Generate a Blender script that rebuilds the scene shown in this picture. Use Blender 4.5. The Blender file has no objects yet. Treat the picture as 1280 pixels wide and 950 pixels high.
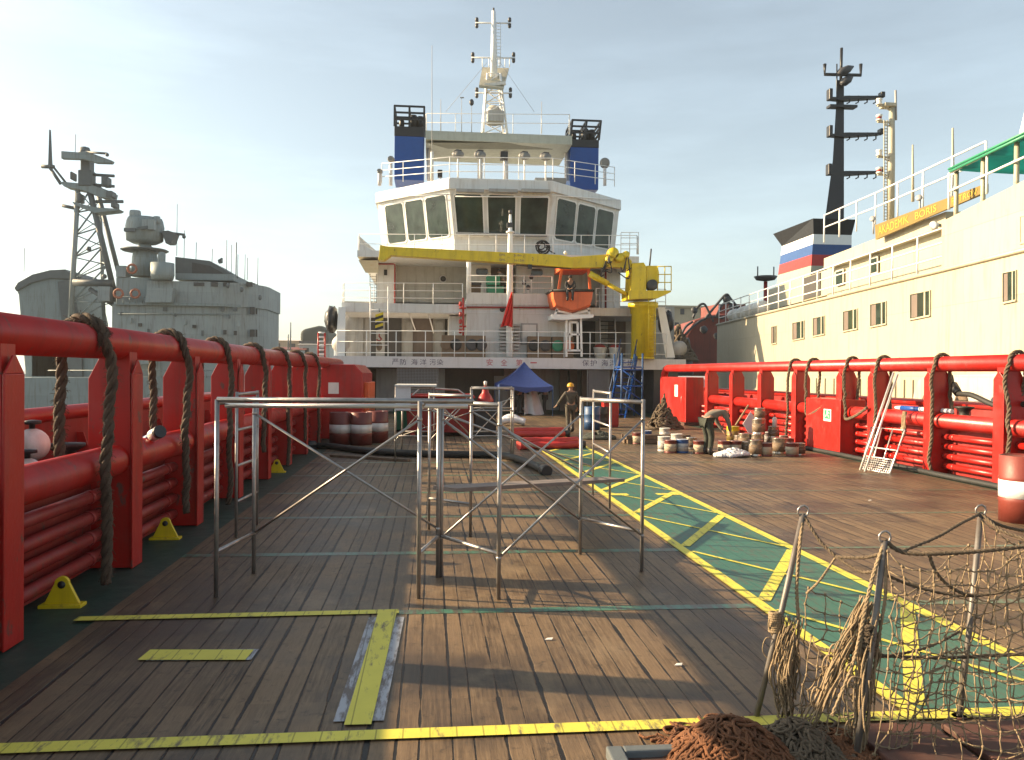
import bpy, math, random
from mathutils import Vector as V, Matrix
RND = random.Random(7)
sc = bpy.context.scene
C = sc.collection
R_ = math.radians
# ------------------------------------------------------------------ camera (metres; Y runs forward along the ship, X to starboard, deck at 0)
FPX, EYE = 1030.0, 2.1
_a, _p, _r = R_(5.55), R_(-.5), R_(.5)
Fw = V((math.sin(_a)*math.cos(_p), math.cos(_a)*math.cos(_p), math.sin(_p)))
_r0 = V((math.cos(_a), -math.sin(_a), 0)); _u0 = _r0.cross(Fw)
Rt = _r0*math.cos(_r)+_u0*math.sin(_r); Up = _u0*math.cos(_r)-_r0*math.sin(_r)
EYEV = V((0, 0, EYE))
cd = bpy.data.cameras.new('camera'); cam = bpy.data.objects.new('camera', cd); C.objects.link(cam)
cam.matrix_world = Matrix(((Rt.x, Up.x, -Fw.x, 0), (Rt.y, Up.y, -Fw.y, 0), (Rt.z, Up.z, -Fw.z, EYE), (0, 0, 0, 1)))
cd.sensor_width = 36; cd.lens = FPX/1280*36; cd.clip_start = .1; cd.clip_end = 9000
sc.camera = cam
def ray(x, y): return Fw*FPX+Rt*(x-640)+Up*(475-y)
def G(x, y, z=0.):                       # a point of the photograph on the level z
    d = ray(x, y); return EYEV+d*((z-EYE)/d.z)
def W(x, y, Y):                          # ... on the transverse plane Y
    d = ray(x, y); return EYEV+d*(Y/d.y)
def WX(x, y, X):                         # ... on the lengthwise plane X
    d = ray(x, y); return EYEV+d*(X/d.x)
# ------------------------------------------------------------------ materials
def nodes(name):
    m = bpy.data.materials.new(name); m.use_nodes = True
    nt = m.node_tree; return m, nt, nt.nodes['Principled BSDF']
def N(nt, typ, **kw):
    n = nt.nodes.new(typ)
    for k, v in kw.items():
        if k in n.inputs: n.inputs[k].default_value = v
        else: setattr(n, k, v)
    return n
def mixc(nt, fac, a, b, mode='MIX'):
    n = nt.nodes.new('ShaderNodeMix'); n.data_type = 'RGBA'; n.blend_type = mode
    for i, v in ((0, fac), (6, a), (7, b)):
        if hasattr(v, 'is_output'): nt.links.new(v, n.inputs[i])
        elif i == 0: n.inputs[0].default_value = v
        else: n.inputs[i].default_value = (*v, 1)
    return n.outputs[2]
def mth(nt, op, a, b=None, c=None):
    n = nt.nodes.new('ShaderNodeMath'); n.operation = op
    for i, v in enumerate((a, b, c)):
        if v is None: continue
        if hasattr(v, 'is_output'): nt.links.new(v, n.inputs[i])
        else: n.inputs[i].default_value = v
    return n.outputs[0]
def ramp(nt, fac, p0, p1):
    n = nt.nodes.new('ShaderNodeMapRange'); n.inputs[1].default_value = p0; n.inputs[2].default_value = p1
    nt.links.new(fac, n.inputs[0]); return n.outputs[0]
def noise(nt, vec, scale, detail=4, rough=.55, stretch=None):
    if stretch:
        mp = N(nt, 'ShaderNodeMapping'); mp.inputs['Scale'].default_value = stretch; nt.links.new(vec, mp.inputs[0]); vec = mp.outputs[0]
    n = N(nt, 'ShaderNodeTexNoise'); n.inputs['Scale'].default_value = scale; n.inputs['Detail'].default_value = detail; n.inputs['Roughness'].default_value = rough
    nt.links.new(vec, n.inputs['Vector']); return n.outputs['Fac']
def paint(name, col, rough=.45, metal=0., var=.12, scale=2.5, dirt=None, amt=.35, bump=.05, streak=True, bscale=30, plates=None, chips=None):
    m, nt, b = nodes(name); L = nt.links
    tc = N(nt, 'ShaderNodeTexCoord').outputs['Object']
    n1 = noise(nt, tc, scale, 5)
    c = mixc(nt, n1, [x*(1-var*1.6) for x in col], [min(1, x*(1+var*1.6)) for x in col])
    if dirt:
        n2 = noise(nt, tc, 1.6, 8, .65, (3.5, 3.5, .35) if streak else (1.3, 1.3, 1.3))
        f = mth(nt, 'MULTIPLY', ramp(nt, n2, .5, .78), amt)
        c = mixc(nt, f, c, dirt)
    ht = noise(nt, tc, bscale, 4)
    if chips:
        n4 = noise(nt, tc, 5, 9, .75, (1, 1, .6)); c = mixc(nt, mth(nt, 'MULTIPLY', ramp(nt, n4, .60, .635), chips[1]), c, chips[0])
        n5 = noise(nt, tc, 1.1, 6, .6); c = mixc(nt, mth(nt, 'MULTIPLY', ramp(nt, n5, .5, .68), .45), c, [min(1, x*.82+.045) for x in col])
    if plates:
        sp_ = N(nt, 'ShaderNodeSeparateXYZ'); L.new(tc, sp_.inputs[0]); cv = N(nt, 'ShaderNodeCombineXYZ'); L.new(mth(nt, 'ADD', sp_.outputs[0], sp_.outputs[1]), cv.inputs[0]); L.new(sp_.outputs[2], cv.inputs[1])
        br = N(nt, 'ShaderNodeTexBrick'); L.new(cv.outputs[0], br.inputs['Vector']); br.inputs['Scale'].default_value = 1; br.inputs['Brick Width'].default_value = plates[0]; br.inputs['Row Height'].default_value = plates[1]; br.inputs['Mortar Size'].default_value = .012; br.inputs['Mortar Smooth'].default_value = .6
        br.inputs['Color1'].default_value = (.9, .9, .9, 1); br.inputs['Color2'].default_value = (1, 1, 1, 1); br.inputs['Mortar'].default_value = (.80, .78, .74, 1); c = mixc(nt, 1.0, c, br.outputs['Color'], 'MULTIPLY')
        ht = mth(nt, 'ADD', mth(nt, 'MULTIPLY', ht, .25), mth(nt, 'ADD', mth(nt, 'MULTIPLY', br.outputs['Fac'], .6), mth(nt, 'MULTIPLY', noise(nt, cv.outputs[0], 1.4, 2), 4.)))
    L.new(c, b.inputs['Base Color'])
    n3 = noise(nt, tc, 6, 4)
    L.new(mth(nt, 'MULTIPLY_ADD', n3, .3, rough-.15), b.inputs['Roughness'])
    b.inputs['Metallic'].default_value = metal
    if bump:
        bm = N(nt, 'ShaderNodeBump'); bm.inputs['Strength'].default_value = bump*4; bm.inputs['Distance'].default_value = .01
        L.new(ht, bm.inputs['Height']); L.new(bm.outputs[0], b.inputs['Normal'])
    return m
M = {}
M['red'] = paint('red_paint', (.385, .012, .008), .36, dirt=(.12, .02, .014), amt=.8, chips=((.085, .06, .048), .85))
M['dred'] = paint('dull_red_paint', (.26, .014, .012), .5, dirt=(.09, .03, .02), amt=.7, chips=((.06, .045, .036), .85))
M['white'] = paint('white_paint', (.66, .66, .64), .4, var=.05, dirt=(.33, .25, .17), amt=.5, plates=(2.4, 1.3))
M['whitep'] = paint('white_pipe_paint', (.78, .78, .76), .4, var=.05)
M['cream'] = paint('cream_hull_paint', (.43, .40, .30), .5, var=.06, scale=.5, dirt=(.33, .235, .12), amt=.6, plates=(5.5, 1.9))
M['band'] = paint('band_paint', (.62, .60, .60), .45, var=.06, dirt=(.3, .25, .2), amt=.35)
M['shadew'] = paint('shaded_weathered_white', (.46, .445, .41), .55, var=.1, dirt=(.2, .14, .1), amt=.6, plates=(2.2, 1.4))  # duller white: shade of set-back walls put into the colour, plus weathering
M['grey'] = paint('grey_paint', (.33, .33, .32), .5, dirt=(.12, .1, .08), amt=.5)
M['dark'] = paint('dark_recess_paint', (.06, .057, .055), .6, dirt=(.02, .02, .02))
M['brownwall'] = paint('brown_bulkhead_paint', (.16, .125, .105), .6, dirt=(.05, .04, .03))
M['black'] = paint('black_paint', (.014, .014, .016), .45)
M['rubber'] = paint('black_rubber', (.018, .019, .018), .6, dirt=(.07, .06, .05), streak=False)
M['yellow'] = paint('yellow_paint', (.66, .50, .012), .42, dirt=(.22, .13, .02), amt=.55, chips=((.12, .07, .03), .6))
M['blue'] = paint('blue_paint', (.004, .06, .28), .45)
M['dblue'] = paint('dark_blue_paint', (.015, .06, .16), .5)
M['orange'] = paint('orange_paint', (.66, .13, .035), .5, dirt=(.3, .06, .02), amt=.5)
M['green'] = paint('green_paint', (.03, .22, .12), .5)
M['dgreen'] = paint('dark_green_deck_paint', (.016, .05, .036), .55, dirt=(.02, .02, .018), streak=False, amt=.8)
M['navy'] = paint('navy_grey_paint', (.225, .27, .275), .6, var=.12, scale=.4, dirt=(.13, .11, .09), amt=.8, plates=(3, 1.6))
M['navyd'] = paint('navy_dark_grey_paint', (.105, .12, .125), .6)
M['navyl'] = paint('navy_light_grey_paint', (.275, .315, .32), .6, var=.1, scale=.5, dirt=(.12, .10, .08), amt=.75, plates=(3.4, 1.7))
M['steel'] = paint('galvanised_steel', (.36, .345, .33), .42, .75, var=.25, scale=9, dirt=(.12, .06, .035), amt=.7, streak=False)
M['oldsteel'] = paint('weathered_steel_pole', (.17, .155, .14), .55, .4, var=.35, scale=7, dirt=(.10, .05, .03), amt=.8, streak=False)
M['alu'] = paint('aluminium', (.7, .69, .66), .38, .6, var=.1)
M['rope'] = paint('weathered_rope', (.115, .085, .055), .9, var=.35, scale=14, bump=.25, bscale=90)
M['ropel'] = paint('pale_net_twine', (.27, .20, .12), .9, var=.35, scale=12, bump=.2, bscale=120)
M['roped'] = paint('dark_rope', (.085, .058, .038), .9, var=.35, scale=14, bump=.25, bscale=90)
M['ropeo'] = paint('orange_brown_rope', (.15, .062, .026), .9, var=.5, scale=10, bump=.25, bscale=90)
M['rust'] = paint('rusty_red_plate', (.085, .034, .024), .7, var=.3, dirt=(.035, .032, .028), amt=.95, streak=False)
M['drum'] = paint('maroon_drum_paint', (.14, .028, .022), .45, dirt=(.05, .02, .02), amt=.5)
M['drum2'] = paint('faded_maroon_drum', (.19, .035, .024), .5, dirt=(.07, .03, .02), amt=.6)
M['ring'] = paint('faded_orange_ring', (.34, .12, .07), .6)
M['crate'] = paint('brown_board', (.17, .115, .07), .7, dirt=(.06, .04, .03))
M['timber'] = paint('old_timber', (.14, .095, .06), .8, var=.3, scale=5, streak=False, dirt=(.04, .03, .02))
M['plank'] = paint('scaffold_board', (.17, .14, .125), .75, var=.25, scale=6)
M['skin'] = paint('skin', (.30, .17, .11), .5, bump=0)
M['camo'] = paint('dark_camouflage_cloth', (.07, .06, .045), .9, var=.5, scale=14)
M['shirt'] = paint('grey_shirt_cloth', (.16, .145, .12), .9, var=.15)
M['trous'] = paint('dark_green_trouser_cloth', (.035, .04, .03), .9)
M['darkcl'] = paint('dark_cloth', (.03, .032, .036), .9)
M['hat'] = paint('yellow_helmet_plastic', (.65, .34, .02), .35)
M['hair'] = paint('black_hair', (.012, .01, .009), .7)
M['tarp'] = paint('blue_tarpaulin', (.018, .045, .19), .6)
M['cloth'] = paint('white_cloth', (.6, .6, .62), .9)
M['flag'] = paint('red_flag_cloth', (.6, .02, .015), .8)
M['tin'] = paint('paint_can_tin', (.46, .42, .36), .3, .85, var=.15, scale=8, dirt=(.22, .1, .06), amt=.6)
M['plast'] = paint('white_plastic', (.7, .68, .62), .45, dirt=(.3, .2, .15), amt=.5)
M['grime'] = paint('paint_spill', (.2, .03, .02), .5)
M['lampg'] = paint('lamp_grey', (.19, .185, .17), .4)
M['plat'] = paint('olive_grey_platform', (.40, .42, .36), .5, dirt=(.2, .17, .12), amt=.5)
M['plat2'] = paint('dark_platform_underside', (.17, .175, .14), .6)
M['mustard'] = paint('name_board_paint', (.19, .13, .032), .6)
M['gold'] = paint('gold_lettering', (.46, .33, .045), .5)
M['cyan'] = paint('teal_awning_cloth', (.02, .19, .15), .7)
def cloth_thin(name, col):
    m, nt, b = nodes(name); o = nt.nodes['Material Output']; tr = N(nt, 'ShaderNodeBsdfTranslucent'); mx = N(nt, 'ShaderNodeMixShader'); mx.inputs[0].default_value = .7
    tc = N(nt, 'ShaderNodeTexCoord').outputs['Object']; c = mixc(nt, noise(nt, tc, 1.2, 4), [x*.6 for x in col], [x*1.4 for x in col]); nt.links.new(c, b.inputs['Base Color']); nt.links.new(c, tr.inputs[0]); b.inputs['Roughness'].default_value = .7
    nt.links.new(b.outputs[0], mx.inputs[1]); nt.links.new(tr.outputs[0], mx.inputs[2]); nt.links.new(mx.outputs[0], o.inputs[0]); return m
M['cyan'] = cloth_thin('teal_awning_cloth', (.05, .44, .42))
M['beige'] = paint('beige_render', (.44, .36, .25), .8, dirt=(.2, .15, .1), scale=.5)
M['rship'] = paint('rust_red_hull', (.17, .036, .024), .6, var=.3, scale=.5, dirt=(.03, .02, .02), amt=.7)
M['hull'] = paint('dark_hull', (.05, .05, .055), .5)
M['olive'] = paint('dark_olive_cover', (.05, .055, .045), .8, scale=.2)
M['lineblue'] = paint('tricolour_blue', (.02, .07, .22), .5); M['linered'] = paint('tricolour_red', (.42, .025, .02), .5)
M['ink'] = paint('dark_lettering', (.10, .08, .12), .6, bump=0); M['inkr'] = paint('red_lettering', (.45, .05, .07), .6, bump=0)
def glass(name, col):
    m, nt, b = nodes(name)
    tc = N(nt, 'ShaderNodeTexCoord').outputs['Object']
    c = mixc(nt, ramp(nt, noise(nt, tc, 1.3, 5), .35, .7), col, [x*.35 for x in col]); nt.links.new(c, b.inputs['Base Color'])
    b.inputs['Roughness'].default_value = .06; return m
M['glass'] = glass('dark_window_glass', (.035, .055, .045)); M['glassg'] = glass('grey_window_glass', (.10, .095, .08))
def worn(name, col, under, cut=.62, rough=.6):               # paint worn through to what lies under it
    m, nt, b = nodes(name); tc = N(nt, 'ShaderNodeTexCoord').outputs['Object']
    n = noise(nt, tc, 7, 9, .7, (2.6, .55, 1)); n2 = noise(nt, tc, 1.1, 4)
    f = ramp(nt, mth(nt, 'ADD', mth(nt, 'MULTIPLY', n, .75), mth(nt, 'MULTIPLY', n2, .25)), cut-.04, cut+.06)
    v = mixc(nt, noise(nt, tc, 3, 5), [x*.8 for x in col], [x*1.15 for x in col])
    px = N(nt, 'ShaderNodeSeparateXYZ'); nt.links.new(tc, px.inputs[0])
    gx = mth(nt, 'PINGPONG', px.outputs[0], .0775); seam = mth(nt, 'LESS_THAN', gx, .0045)
    v = mixc(nt, mth(nt, 'MULTIPLY', seam, .6), v, [x*.2 for x in col])
    nt.links.new(mixc(nt, f, v, under), b.inputs['Base Color']); b.inputs['Roughness'].default_value = rough
    bm = N(nt, 'ShaderNodeBump'); bm.inputs['Strength'].default_value = .25; bm.inputs['Distance'].default_value = .004
    nt.links.new(n, bm.inputs['Height']); nt.links.new(bm.outputs[0], b.inputs['Normal'])
    return m
M['lyellow'] = worn('yellow_line_paint', (.64, .57, .075), (.15, .12, .065), .575)
M['lpale'] = worn('pale_edge_paint', (.34, .36, .40), (.12, .10, .09), .50)
M['lgreen'] = worn('green_walkway_paint', (.032, .125, .088), (.085, .075, .05), .555, .5)
M['strip'] = worn('green_steel_strip', (.05, .15, .10), (.07, .06, .045), .50, .38)
def deck_mat():
    m, nt, b = nodes('weathered_deck_planks'); L = nt.links
    tc = N(nt, 'ShaderNodeTexCoord').outputs['Object']; s = N(nt, 'ShaderNodeSeparateXYZ'); L.new(tc, s.inputs[0])
    wob = mth(nt, 'MULTIPLY', mth(nt, 'SUBTRACT', noise(nt, tc, .35, 2), .5), .02)
    xs = mth(nt, 'ADD', mth(nt, 'ADD', s.outputs[0], wob), mth(nt, 'MULTIPLY', mth(nt, 'SINE', mth(nt, 'MULTIPLY', s.outputs[0], 17.3)), .018))
    x = mth(nt, 'DIVIDE', xs, .155); ix = mth(nt, 'FLOOR', x); fx = mth(nt, 'FRACT', x)
    y = mth(nt, 'DIVIDE', mth(nt, 'SUBTRACT', s.outputs[1], 4.80), 2.4); iy = mth(nt, 'FLOOR', y)
    cb = N(nt, 'ShaderNodeCombineXYZ'); L.new(ix, cb.inputs[0]); L.new(iy, cb.inputs[1])
    wn = N(nt, 'ShaderNodeTexWhiteNoise'); L.new(cb.outputs[0], wn.inputs[0])
    grain = noise(nt, tc, 3.2, 9, .68, (14, .7, 1)); blot = noise(nt, tc, .55, 7, .6); sp = noise(nt, tc, 9, 6, .7)
    c = mixc(nt, wn.outputs[0], (.048, .031, .018), (.175, .115, .062))
    c = mixc(nt, ramp(nt, grain, .36, .66), c, (.205, .138, .078))
    fine = noise(nt, tc, 9, 8, .75, (16, .9, 1))
    c = mixc(nt, mth(nt, 'MULTIPLY', ramp(nt, fine, .52, .66), .6), c, (.05, .034, .021))
    c = mixc(nt, mth(nt, 'MULTIPLY', ramp(nt, blot, .47, .62), .80), c, (.034, .024, .017))
    c = mixc(nt, mth(nt, 'MULTIPLY', ramp(nt, sp, .57, .68), .7), c, (.024, .018, .013))
    pale = noise(nt, tc, 1.1, 8, .72, (1, .6, 1))
    c = mixc(nt, mth(nt, 'MULTIPLY', ramp(nt, pale, .54, .68), .55), c, (.25, .18, .105))
    grime = noise(nt, tc, .21, 6, .62)
    c = mixc(nt, mth(nt, 'MULTIPLY', ramp(nt, grime, .5, .66), .5), c, (.05, .036, .024))
    e = mth(nt, 'MINIMUM', fx, mth(nt, 'SUBTRACT', 1, fx))
    cb2 = N(nt, 'ShaderNodeCombineXYZ'); L.new(mth(nt, 'FLOOR', mth(nt, 'ADD', x, .5)), cb2.inputs[0]); L.new(iy, cb2.inputs[1])
    wn2 = N(nt, 'ShaderNodeTexWhiteNoise'); L.new(cb2.outputs[0], wn2.inputs[0])
    gw = mth(nt, 'ADD', mth(nt, 'MULTIPLY_ADD', noise(nt, tc, 2.3, 6, .65), .22, -.105), mth(nt, 'MULTIPLY', wn2.outputs[0], .055))
    gap = ramp(nt, mth(nt, 'SUBTRACT', e, gw), .0, .03)
    c = mixc(nt, gap, (.012, .010, .009), c)
    L.new(c, b.inputs['Base Color'])
    L.new(mth(nt, 'MULTIPLY_ADD', blot, -.55, .78), b.inputs['Roughness']); b.inputs['Specular IOR Level'].default_value = .35
    h = mth(nt, 'ADD', mth(nt, 'MULTIPLY', gap, 1.0), mth(nt, 'MULTIPLY', grain, .35))
    bm = N(nt, 'ShaderNodeBump'); bm.inputs['Strength'].default_value = .8; bm.inputs['Distance'].default_value = .012
    L.new(h, bm.inputs['Height']); L.new(bm.outputs[0], b.inputs['Normal']); return m
M['deck'] = deck_mat()
def water_mat():
    m, nt, b = nodes('harbour_water'); b.inputs['Base Color'].default_value = (.03, .045, .045, 1); b.inputs['Roughness'].default_value = .12
    tc = N(nt, 'ShaderNodeTexCoord').outputs['Object']; bm = N(nt, 'ShaderNodeBump'); bm.inputs['Strength'].default_value = .5; bm.inputs['Distance'].default_value = .2
    nt.links.new(noise(nt, tc, .8, 6), bm.inputs['Height']); nt.links.new(bm.outputs[0], b.inputs['Normal']); return m
M['water'] = water_mat()
def mesh_mat():
    m, nt, b = nodes('grey_wire_mesh'); b.inputs['Base Color'].default_value = (.36, .36, .37, 1); b.inputs['Metallic'].default_value = .3; b.inputs['Roughness'].default_value = .6; return m
M['mesh'] = mesh_mat()
# ------------------------------------------------------------------ geometry
ORG = {}
class MB:
    def __init__(s): s.v = []; s.f = []; s.s = []
    def add(s, vs, fs, sm=False):
        o = len(s.v); s.v += [V(v) for v in vs]
        for f in fs: s.f.append([i+o for i in f]); s.s.append(sm)
        return s
    def hexa(s, b, t):                       # four bottom points, four top points
        return s.add(list(b)+list(t), [(3, 2, 1, 0), (4, 5, 6, 7), (0, 1, 5, 4), (1, 2, 6, 5), (2, 3, 7, 6), (3, 0, 4, 7)])
    def box(s, x0, x1, y0, y1, z0, z1):
        return s.hexa([(x0, y0, z0), (x1, y0, z0), (x1, y1, z0), (x0, y1, z0)], [(x0, y0, z1), (x1, y0, z1), (x1, y1, z1), (x0, y1, z1)])
    def fbox(s, px0, py0, px1, py1, Y, d):   # a box whose aft face fills a rectangle of the photograph at distance Y
        cx, cy = (px0+px1)/2, (py0+py1)/2
        return s.box(W(px0, cy, Y).x, W(px1, cy, Y).x, Y, Y+d, W(cx, py1, Y).z, W(cx, py0, Y).z)
    def prism(s, pts, ext):
        pts = [V(p) for p in pts]; n = len(pts); e = V(ext)
        return s.add(pts+[p+e for p in pts], [list(range(n))[::-1], list(range(n, 2*n))]+[(i, (i+1) % n, n+(i+1) % n, n+i) for i in range(n)])
    def fprism(s, pix, Y, d): return s.prism([W(x, y, Y) for x, y in pix], (0, d, 0))
    def quad(s, *p): return s.add(p, [list(range(len(p)))])
    def bar(s, p0, p1, w, h, up=(0, 0, 1)):
        p0, p1 = V(p0), V(p1); d = (p1-p0).normalized(); u = V(up)
        if abs(d.dot(u)) > .98: u = V((0, 1, 0))
        a = d.cross(u).normalized()*w/2; b = a.cross(d).normalized()*h/2
        return s.hexa([p0-a-b, p0+a-b, p0+a+b, p0-a+b], [p1-a-b, p1+a-b, p1+a+b, p1-a+b])
    def tube(s, pts, r, n=8, closed=False, jit=0):
        pts = [V(p) for p in pts]; k = len(pts); rr = r if isinstance(r, (list, tuple)) else [r]*k
        vs = []; ref = None
        for i, p in enumerate(pts):
            a = pts[(i-1) % k] if closed or i else p; b = pts[(i+1) % k] if closed or i < k-1 else p
            t = (b-a); t = t.normalized() if t.length > 1e-9 else V((0, 0, 1))
            if ref is None: ref = t.orthogonal().normalized()
            ref = (ref-t*ref.dot(t)); ref = ref.normalized() if ref.length > 1e-6 else t.orthogonal().normalized()
            q = t.cross(ref)
            for j in range(n):
                th = 2*math.pi*j/n; q_r = rr[i]*(1+(RND.uniform(-jit, jit) if jit else 0))
                vs.append(p+(ref*math.cos(th)+q*math.sin(th))*q_r)
        fs = [(i*n+j, i*n+(j+1) % n, ((i+1) % k)*n+(j+1) % n, ((i+1) % k)*n+j) for i in range(k if closed else k-1) for j in range(n)]
        o = len(s.v); s.add(vs, fs, True)
        if not closed:
            s.f += [[o+j for j in range(n)][::-1], [o+(k-1)*n+j for j in range(n)]]; s.s += [False, False]
        return s
    def lathe(s, prof, c, n=20, axis=(0, 0, 1)):  # (radius, height) pairs round an axis
        c = V(c); ax = V(axis).normalized(); a = ax.orthogonal().normalized(); b = ax.cross(a); vs = []; k = len(prof)
        for r, h in prof:
            for j in range(n):
                th = 2*math.pi*j/n; vs.append(c+ax*h+(a*math.cos(th)+b*math.sin(th))*r)
        o = len(s.v); s.add(vs, [(i*n+j, i*n+(j+1) % n, (i+1)*n+(j+1) % n, (i+1)*n+j) for i in range(k-1) for j in range(n)], True)
        s.f += [[o+j for j in range(n)][::-1], [o+(k-1)*n+j for j in range(n)]]; s.s += [False, False]
        return s
    def ball(s, c, rx, ry=None, rz=None, n=14, m=8, jit=0):
        ry = ry or rx; rz = rz or rx; c = V(c); vs = []
        for i in range(m+1):
            ph = math.pi*i/m
            for j in range(n):
                th = 2*math.pi*j/n; q = 1+(RND.uniform(-jit, jit) if jit else 0)
                vs.append(c+V((rx*math.sin(ph)*math.cos(th)*q, ry*math.sin(ph)*math.sin(th)*q, rz*math.cos(ph)*q)))
        return s.add(vs, [((i+1)*n+j, (i+1)*n+(j+1) % n, i*n+(j+1) % n, i*n+j) for i in range(m) for j in range(n)], True)
    def build(s, name, mat, parent=None, bevel=0):
        me = bpy.data.meshes.new(name)
        if parent is not None: og = ORG[parent.name]
        else:
            xs = [v.x for v in s.v]; ys = [v.y for v in s.v]; zs = [v.z for v in s.v]
            og = V(((min(xs)+max(xs))/2, (min(ys)+max(ys))/2, min(zs)))
        me.from_pydata([v-og for v in s.v], [], s.f); me.polygons.foreach_set('use_smooth', s.s)
        me.materials.append(M[mat] if isinstance(mat, str) else mat); me.update()
        o = bpy.data.objects.new(name, me); C.objects.link(o); ORG[o.name] = og
        if parent is not None: o.parent = parent
        else: o.location = og
        if bevel:
            b = o.modifiers.new('edge', 'BEVEL'); b.width = bevel; b.segments = 2; b.limit_method = 'ANGLE'; b.angle_limit = R_(50)
        return o
def tag(o, label, cat, group=None, kind=None):
    if label: o['label'] = label
    if cat: o['category'] = cat
    if group: o['group'] = group
    if kind: o['kind'] = kind
    return o
def thing(name, label, cat, loc, group=None):
    o = bpy.data.objects.new(name, None); C.objects.link(o); o.location = V(loc); o.empty_display_size = .2; ORG[o.name] = V(loc)
    return tag(o, label, cat, group)
def struct(o, kind='structure'): o['kind'] = kind; return o
def copy_tree(o, loc, rz=None, parent=None, label=None):
    c = o.copy(); C.objects.link(c)
    if parent is not None: c.parent = parent
    else:
        c.location = V(loc)
        if rz is not None: c.rotation_euler.z = rz
    if label: c['label'] = label
    for ch in list(o.children): copy_tree(ch, None, None, c)
    return c
def text_mesh(body):
    cu = bpy.data.curves.new('lettering', 'FONT'); cu.body = body; cu.extrude = 0; cu.resolution_u = 3
    o = bpy.data.objects.new('lettering', cu); C.objects.link(o); dg = bpy.context.evaluated_depsgraph_get()
    me = bpy.data.meshes.new_from_object(o.evaluated_get(dg)); vs = [v.co.copy() for v in me.vertices]; fs = [list(p.vertices) for p in me.polygons]
    bpy.data.objects.remove(o); bpy.data.curves.remove(cu); bpy.data.meshes.remove(me); return vs, fs
def letter(mb, body, bl, br, tl, tr, out=(0, -.006, 0)):     # lettering stretched over a four-cornered field
    vs, fs = text_mesh(body); bl, br, tl, tr, out = map(V, (bl, br, tl, tr, out))
    x0 = min(v.x for v in vs); x1 = max(v.x for v in vs); y0 = min(v.y for v in vs); y1 = max(v.y for v in vs); q = []
    for v in vs:
        u, w = (v.x-x0)/(x1-x0), (v.y-y0)/(y1-y0); q.append((bl*(1-u)+br*u)*(1-w)+(tl*(1-u)+tr*u)*w+out)
    mb.add(q, fs); return mb
def flet(mb, body, px0, py0, px1, py1, Y):
    return letter(mb, body, W(px0, py1, Y), W(px1, py1, Y), W(px0, py0, Y), W(px1, py0, Y))
def cat(pts, n=10, sag=0):                                      # smooth curve through points
    pts = [V(p) for p in pts]; out = []
    P = [pts[0]*2-pts[1]]+pts+[pts[-1]*2-pts[-2]]
    for i in range(1, len(P)-2):
        for k in range(n):
            t = k/n; a, b, c, d = P[i-1], P[i], P[i+1], P[i+2]
            out.append(.5*((2*b)+(c-a)*t+(2*a-5*b+4*c-d)*t*t+(3*b-a-3*c+d)*t**3))
    return out+[pts[-1]]
def hang(a, b, sag, n=12):
    a, b = V(a), V(b); return [a.lerp(b, i/n)-V((0, 0, sag*4*(i/n)*(1-i/n))) for i in range(n+1)]
def railing(label, pts, h=1.05, rails=(1., .66, .33), step=1.45, r=.02, mat='whitep', group='ship railings', pr=None):
    pts = [V(p) for p in pts]; t = thing('railing', label, 'railing', pts[0], group)
    for q in rails: MB().tube([p+V((0, 0, h*q)) for p in pts], r, 6).build('rail', mat, t)
    n_ = 0
    for a, b in zip(pts, pts[1:]):
        k = max(1, round((b-a).length/step))
        for i in range(k+(1 if b is pts[-1] else 0)):
            p = a.lerp(b, i/k); MB().tube([p, p+V((0, 0, h))], pr or r*1.1, 6).build('post', mat, t); n_ += 1
    return t
# ------------------------------------------------------------------ light
w = bpy.data.worlds.new('World'); sc.world = w; w.use_nodes = True
SUN_EL, SUN_AZ = R_(22.3), R_(14)        # low sun over the port side, a little ahead of the beam
sv = V((-math.cos(SUN_EL)*math.cos(SUN_AZ), math.cos(SUN_EL)*math.sin(SUN_AZ), math.sin(SUN_EL)))
nt = w.node_tree; bg = nt.nodes['Background']; sky = nt.nodes.new('ShaderNodeTexSky'); sky.sky_type = 'NISHITA'; sky.sun_disc = False
sky.sun_elevation = SUN_EL; sky.sun_rotation = math.atan2(sv.x, sv.y); sky.air_density = 1.0; sky.dust_density = 1.6; sky.ozone_density = 1.0
hs = nt.nodes.new('ShaderNodeHueSaturation'); hs.inputs['Saturation'].default_value = .56; nt.links.new(sky.outputs[0], hs.inputs['Color'])
wt = N(nt, 'ShaderNodeTexCoord').outputs['Generated']; cl = noise(nt, wt, 2.2, 7, .6, (1, 1, 5.5)); cm = mth(nt, 'MULTIPLY_ADD', ramp(nt, cl, .46, .72), .16, .96)
tint = mixc(nt, 1.0, hs.outputs[0], (.98, 1.03, .98), 'MULTIPLY'); vm = N(nt, 'ShaderNodeVectorMath', operation='SCALE'); nt.links.new(tint, vm.inputs[0]); nt.links.new(cm, vm.inputs['Scale']); nt.links.new(vm.outputs[0], bg.inputs[0]); bg.inputs[1].default_value = .086
sl = bpy.data.lights.new('sun', 'SUN'); sl.energy = 5.0; sl.angle = R_(.6); sl.color = (1, .75, .46); so = bpy.data.objects.new('sun', sl); C.objects.link(so)
so.rotation_euler = sv.to_track_quat('Z', 'Y').to_euler()
sc.view_settings.view_transform = 'Standard'; sc.view_settings.look = 'None'; sc.view_settings.gamma = 1; sc.view_settings.exposure = 1.45
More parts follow.
